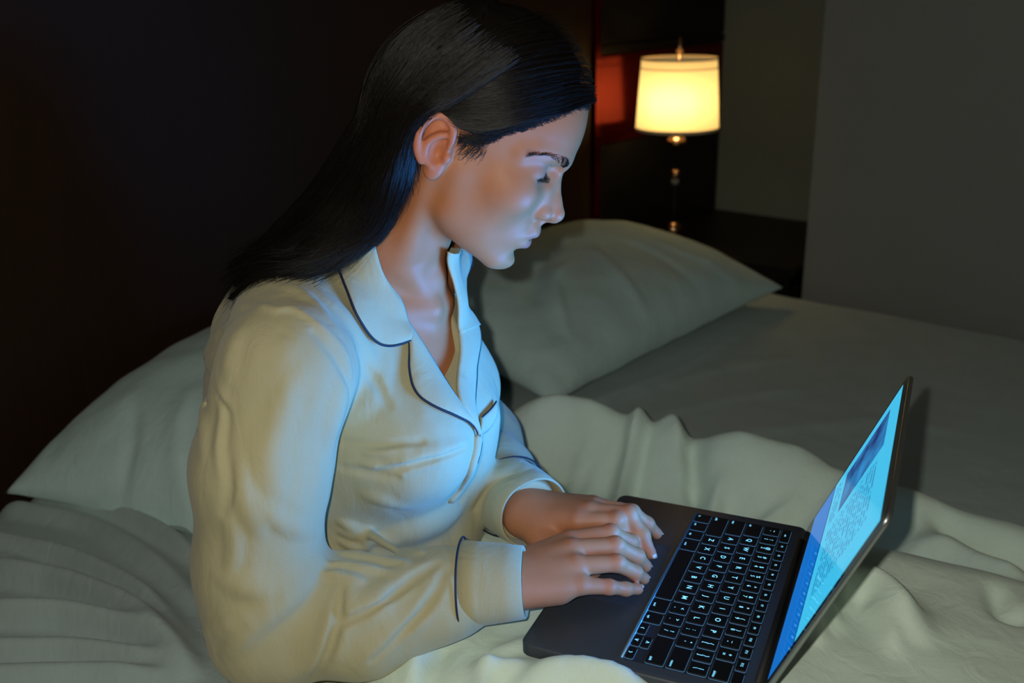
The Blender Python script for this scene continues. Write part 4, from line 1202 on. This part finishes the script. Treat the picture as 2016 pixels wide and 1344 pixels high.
def brow_hairs(sg):
    out = []
    C = catmull(np.array([(91, 28, 11), (87, 32, 17), (81.5, 34.5, 25), (74.5, 34.5, 36), (65.5, 33, 45), (57, 28.5, 52)], float), 12)
    hw = np.interp(np.linspace(0, 1, len(C)), [0, .25, .6, 1], [2.2, 2.6, 1.5, .4])
    for _ in range(260):
        i = R_.uniform(0, 1) ** 1.5 * (len(C) - 2); a = int(i); c = C[a] + (C[a + 1] - C[a]) * (i - a); off = R_.uniform(-1, 1) * hw[a]
        d = C[min(a + 6, len(C) - 1)] - C[max(a - 6, 0)]; d /= np.linalg.norm(d)
        up = np.array([-.15, 1, 0]); p0 = c + up * off
        fan = d * 1.0 + up * (.75 - 1.4 * (i / len(C)) - off * .12)
        fan /= np.linalg.norm(fan); Ln = R_.uniform(4.0, 6.5)
        Q = np.array([p0 + fan * Ln * t + up * (-.6 * t * t) for t in np.linspace(0, 1, 5)])
        Q[:, 2] *= sg; W = H0 + Q @ HM.T / 1000
        out.append(W)
    return fitto(body, out, lambda n: np.linspace(.0002, .0010, n))
M_HAIR = nodes_mat('dark_brown_hair')[0]
hb = M_HAIR.node_tree.nodes['Principled BSDF']
hb.inputs['Base Color'].default_value = (.0085, .0058, .0042, 1); hb.inputs['Roughness'].default_value = .38; hb.inputs['Specular IOR Level'].default_value = .32
for sg in (1, -1):
    strands_mesh('eyebrow', brow_hairs(sg), .00018, .00006, M_HAIR, person)
    ls = []
    for _ in range(90):
        i = R_.uniform(1, len(SLc) - 2.01); a = int(i); c = np.array(SLc[a]) + (np.array(SLc[a + 1]) - np.array(SLc[a])) * (i - a)
        out_ = np.array([.75, -.80 + .15 * R_.normal(), (c[2] - 31) * .035]); out_ /= np.linalg.norm(out_); Ln = R_.uniform(3.5, 6.0)
        Q = np.array([c + np.array([.5, 1.4, 0]) + out_ * Ln * t + np.array([1.0, .9, 0]) * 2.2 * t * t for t in np.linspace(0, 1, 6)]); Q[:, 2] *= sg
        ls.append(H0 + Q @ HM.T / 1000)
    strands_mesh('eyelash', ls, .00022, .00005, M_HAIR, person)

# ------------------------------------------------------------------ hair: a cap swept back from the face, falling behind the ear on to the shoulder
capS = Shape()
capS.add(hd(ell((5, 42, 0), (97, 96.5, 78))), .01)
capS.add(hd(ell((-28, 20, 0), (70, 74, 76))), .02)
HL = np.array([(110, 90), (90, 84.5), (72, 76), (60, 62), (48, 49), (34, 38), (27, 27), (18, 20), (10, 18), (2, 18), (-7, 20), (-22, 27), (-32, 24), (-38, 8), (-36, -12), (-26, -36), (-30, -62), (-60, -80)], float)
def faceside(q):
    """+ on the hair's side of the hairline, - on the face's side, by the silhouette in side view"""
    a, b = q[:, 0], q[:, 1]; poly = np.vstack([HL, [(-60, -140), (140, -140), (140, 90)]])
    inside = np.zeros(len(q), bool); j = len(poly) - 1; dd = np.full(len(q), 1e9)
    for i in range(len(poly)):
        (x1, y1), (x2, y2) = poly[j], poly[i]
        cnd = ((y1 > b) != (y2 > b)) & (a < (x2 - x1) * (b - y1) / ((y2 - y1) if y2 != y1 else 1e-9) + x1); inside ^= cnd
        ex, ey = x2 - x1, y2 - y1; t = np.clip(((a - x1) * ex + (b - y1) * ey) / (ex * ex + ey * ey), 0, 1)
        dd = np.minimum(dd, np.hypot(a - x1 - t * ex, b - y1 - t * ey)); j = i
    return np.where(inside, -dd, dd).astype(np.float32)
GD = [  # traced locks: (pixel x, pixel y, distance to her right of the laptop's centre line)
    [(905, 6, .01), (815, 60, .03), (758, 150, .04), (722, 245, .05), (668, 330, .055), (612, 400, .06), (540, 465, .07), (452, 525, .085)],
    [(930, 30, .04), (830, 105, .062), (778, 195, .068), (738, 295, .066), (690, 380, .066), (628, 450, .08), (550, 505, .095), (462, 560, .11)],
    [(960, 60, .055), (865, 140, .070), (806, 220, .074), (766, 310, .070), (728, 395, .070), (668, 475, .086), (585, 530, .108), (468, 594, .125)],
    [(1000, 90, .055), (895, 165, .070), (826, 225, .076), (788, 300, .073), (768, 375, .070), (732, 450, .076), (655, 512, .096), (575, 548, .115)],
    [(1030, 110, .052), (925, 180, .068), (848, 222, .078), (810, 275, .076), (798, 335, .070), (778, 405, .066), (738, 465, .076), (690, 508, .092)],
]
def on_plane(x, y, r):
    o = w2l(CAM); d = ray(x, y) @ LA; return o + d * ((r - o[0]) / d[0])
guides = [catmull(np.array([on_plane(*p) for p in L]), 4) for L in GD]
NG = len(guides[0])
solid = Shape(); solid.add(lambda P: body.eval(P, range(45)), 0); solid.add(flat_shirt.eval, 0); solid.add(lambda P: capS.eval(P) + np.float32(.004), 0)
def push(P, off):
    for _ in range(3):
        d = solid.eval(P.astype(np.float32)); m = d < off
        if not m.any(): break
        P = P + gradn(solid, P) * np.where(m, off - d, 0)[:, None]
    return P
GRAD = np.interp(np.linspace(0, 1, NG), [0, .12, .25, .5, .8, 1], [.001, .004, .009, .015, .011, .003])
guides = list(np.split(push(np.vstack(guides), .006), len(guides)))
mass = Shape()
mass.add(capS.eval, .01)
mass.add(lambda P: -faceside((P - H0.astype(np.float32)) @ HMf * np.float32(1000)) * np.float32(.001), .004, 'i')
for gi, g_ in enumerate(guides):
    sc_ = .6 if gi == 4 else 1
    mass.add(chain([tuple(p) for p in g_[2::2]], list(GRAD[2::2] * sc_)), .008)
    fm = g_.copy(); q = to_head(fm); q[:, 2] = -q[:, 2] * .9; fm = H0 + q @ HM.T / 1000           # the same fall on her other side
    mass.add(chain([tuple(p) for p in fm[4:-6:3]], list(GRAD[4:-6:3])), .010)
def hair_noise(P):
    q = (P - H0.astype(np.float32)) @ HMf
    u = np.stack([q[:, 0] * 40 + q[:, 1] * 16, q[:, 1] * 10 - q[:, 0] * 6, q[:, 2] * 120], 1)
    return (.0016 * noise3(u, 1.0) + .0010 * noise3(u, 2.3)).astype(np.float32)
mass.add(hair_noise, 0, 'd')
mass.add(lambda P: (.0055 * (1 - sstep(0, 26, -faceside((P - H0.astype(np.float32)) @ HMf * np.float32(1000)))) * (((P - H0.astype(np.float32)) @ HMf)[:, 0] > -.03)).astype(np.float32), 0, 'd')
V, F = mesh_shape(mass, (-.20, -.46, .22), (.20, .06, .60), .003)
V, F = keep_main(V, F); V = laplace(V, F, 1, .4)
M_HAIRM = simple('hair_mass', (.006, .0042, .0032), .75, 0, .08)
hair = link('hair', mesh_from('hair', V, F), M_HAIRM, person)
# single hairs over the mass
lines = []
TT = np.linspace(0, 1, NG)
for _ in range(4200):
    s = R_.uniform(0, len(guides) - 1.001); i = int(s); f = s - i
    g_ = guides[i] * (1 - f) + guides[i + 1] * f
    t0 = R_.uniform(0, .5); t1 = min(1, t0 + R_.uniform(.3, .9))
    tt_ = np.linspace(t0, t1, 18)
    P = np.stack([np.interp(tt_, TT, g_[:, k]) for k in range(3)], 1)
    rad = np.interp(tt_, TT, GRAD) * (.6 if s > 3.5 else 1)
    cd = w2l(CAM) - P; cd /= np.linalg.norm(cd, axis=1, keepdims=True)
    off = cd + R_.normal(size=3) * .5; off /= np.linalg.norm(off, axis=1, keepdims=True)
    ph = R_.uniform(0, 6.28); wob = (.0016 * np.sin(tt_ * 9 + ph) * R_.uniform(0, 1))[:, None] * R_.normal(size=3) + np.clip(tt_ - .8, 0, 1)[:, None] * R_.normal(size=3) * .045
    lines.append(P + off * (rad * R_.uniform(.95, 1.08) + R_.uniform(.0004, .0022))[:, None] + wob)
# hair drawn from the brow back over the temple to the ear
FH = [
    [(89, 88, 0), (80, 84, 28), (62, 70, 48), (40, 54, 62), (18, 36, 71), (-4, 27, 76), (-26, 31, 80), (-44, 6, 79)],
    [(88, 92, 0), (76, 92, 33), (58, 80, 52), (38, 64, 65), (14, 48, 74), (-10, 36, 79), (-34, 24, 81), (-48, -4, 78)],
    [(76, 108, 0), (62, 108, 34), (44, 98, 54), (22, 82, 68), (-4, 62, 77), (-28, 42, 81), (-48, 12, 79), (-58, -18, 74)],
    [(50, 128, 0), (36, 126, 34), (16, 114, 56), (-6, 94, 70), (-28, 68, 77), (-50, 40, 78), (-64, 8, 74), (-72, -22, 66)],
    [(20, 136, 0), (6, 132, 34), (-14, 118, 55), (-34, 94, 68), (-52, 66, 72), (-68, 34, 70), (-80, 0, 62), (-86, -30, 52)],
]
fg = [catmull(np.array(L, float), 5) for L in FH]; N2 = len(fg[0]); T2 = np.linspace(0, 1, N2)
cl, hh = [], []
for _ in range(4200):
    s = R_.uniform(0, 1) ** 1.3 * (len(fg) - 1.001); i = int(s); f = s - i
    g_ = fg[i] * (1 - f) + fg[i + 1] * f
    t0 = R_.uniform(0, .75); t1 = min(1, t0 + R_.uniform(.2, .6)); tt_ = np.linspace(t0, t1, 12)
    Q = np.stack([np.interp(tt_, T2, g_[:, k]) for k in range(3)], 1)
    Q[:, :2] += np.sin(tt_ * 7 + R_.uniform(0, 6.28))[:, None] * R_.normal(size=2) * 1.2
    cl.append(H0 + Q @ HM.T / 1000); hh.append(R_.uniform(.0006, .0030) + .0012 * np.sin(s * 38) + 0 * tt_)
lines += fitto(capS, cl, hh)
# short wisps along the hairline, at the sideburn and the nape
def wisp(p0, p1, bend, n=8):
    p0, p1 = np.array(p0, float), np.array(p1, float); t = np.linspace(0, 1, n)[:, None]
    return H0 + (p0 * (1 - t) + p1 * t + np.array(bend) * (t * (1 - t) * 4)) @ HM.T / 1000
wl = []
for _ in range(1500):
    i = R_.uniform(.6, 7.6); a = int(i); c = HL[a] * (1 - i + a) + HL[a + 1] * (i - a); sw = np.interp(c[0], [-10, 10, 25, 50, 72, 90], [76, 73, 69, 55, 29, 3])
    q0 = np.array([c[0] + R_.uniform(-2, 2), c[1] + R_.normal() * 1.6 - .5, sw]); L_ = R_.uniform(9, 26)
    q1 = q0 + np.array([-L_ * R_.uniform(.7, 1.0), (L_ * R_.uniform(-.35, .15) if c[0] < 30 else L_ * R_.uniform(-.15, .35)), 3])
    wl.append(wisp(q0, q1, R_.normal(size=3) * 1.5))
for _ in range(110):                                            # sideburn, curling down before the ear
    q0 = np.array([R_.uniform(6, 27), R_.uniform(10, 24), 72]); q1 = q0 + np.array([R_.uniform(-9, -2), R_.uniform(-15, -2), 0])
    wl.append(wisp(q0, q1, (R_.uniform(-2, 2), R_.uniform(-5, 1), 0)))
lines += fitto(body, wl, lambda n: np.linspace(.0006, .0030, n))
wl = []
for _ in range(150):
    q0 = np.array([R_.uniform(-44, -28), R_.uniform(-40, -14), 62]); q1 = q0 + np.array([R_.uniform(-4, 14), R_.uniform(-34, -12), -6])
    wl.append(wisp(q0, q1, R_.normal(size=3) * 2.5))
lines += fitto(body, wl, lambda n: np.full(n, .0010), True)
hs = strands_mesh('hair_strands', lines, .00022, .00008, M_HAIR, person); hs['kind'] = 'stuff'
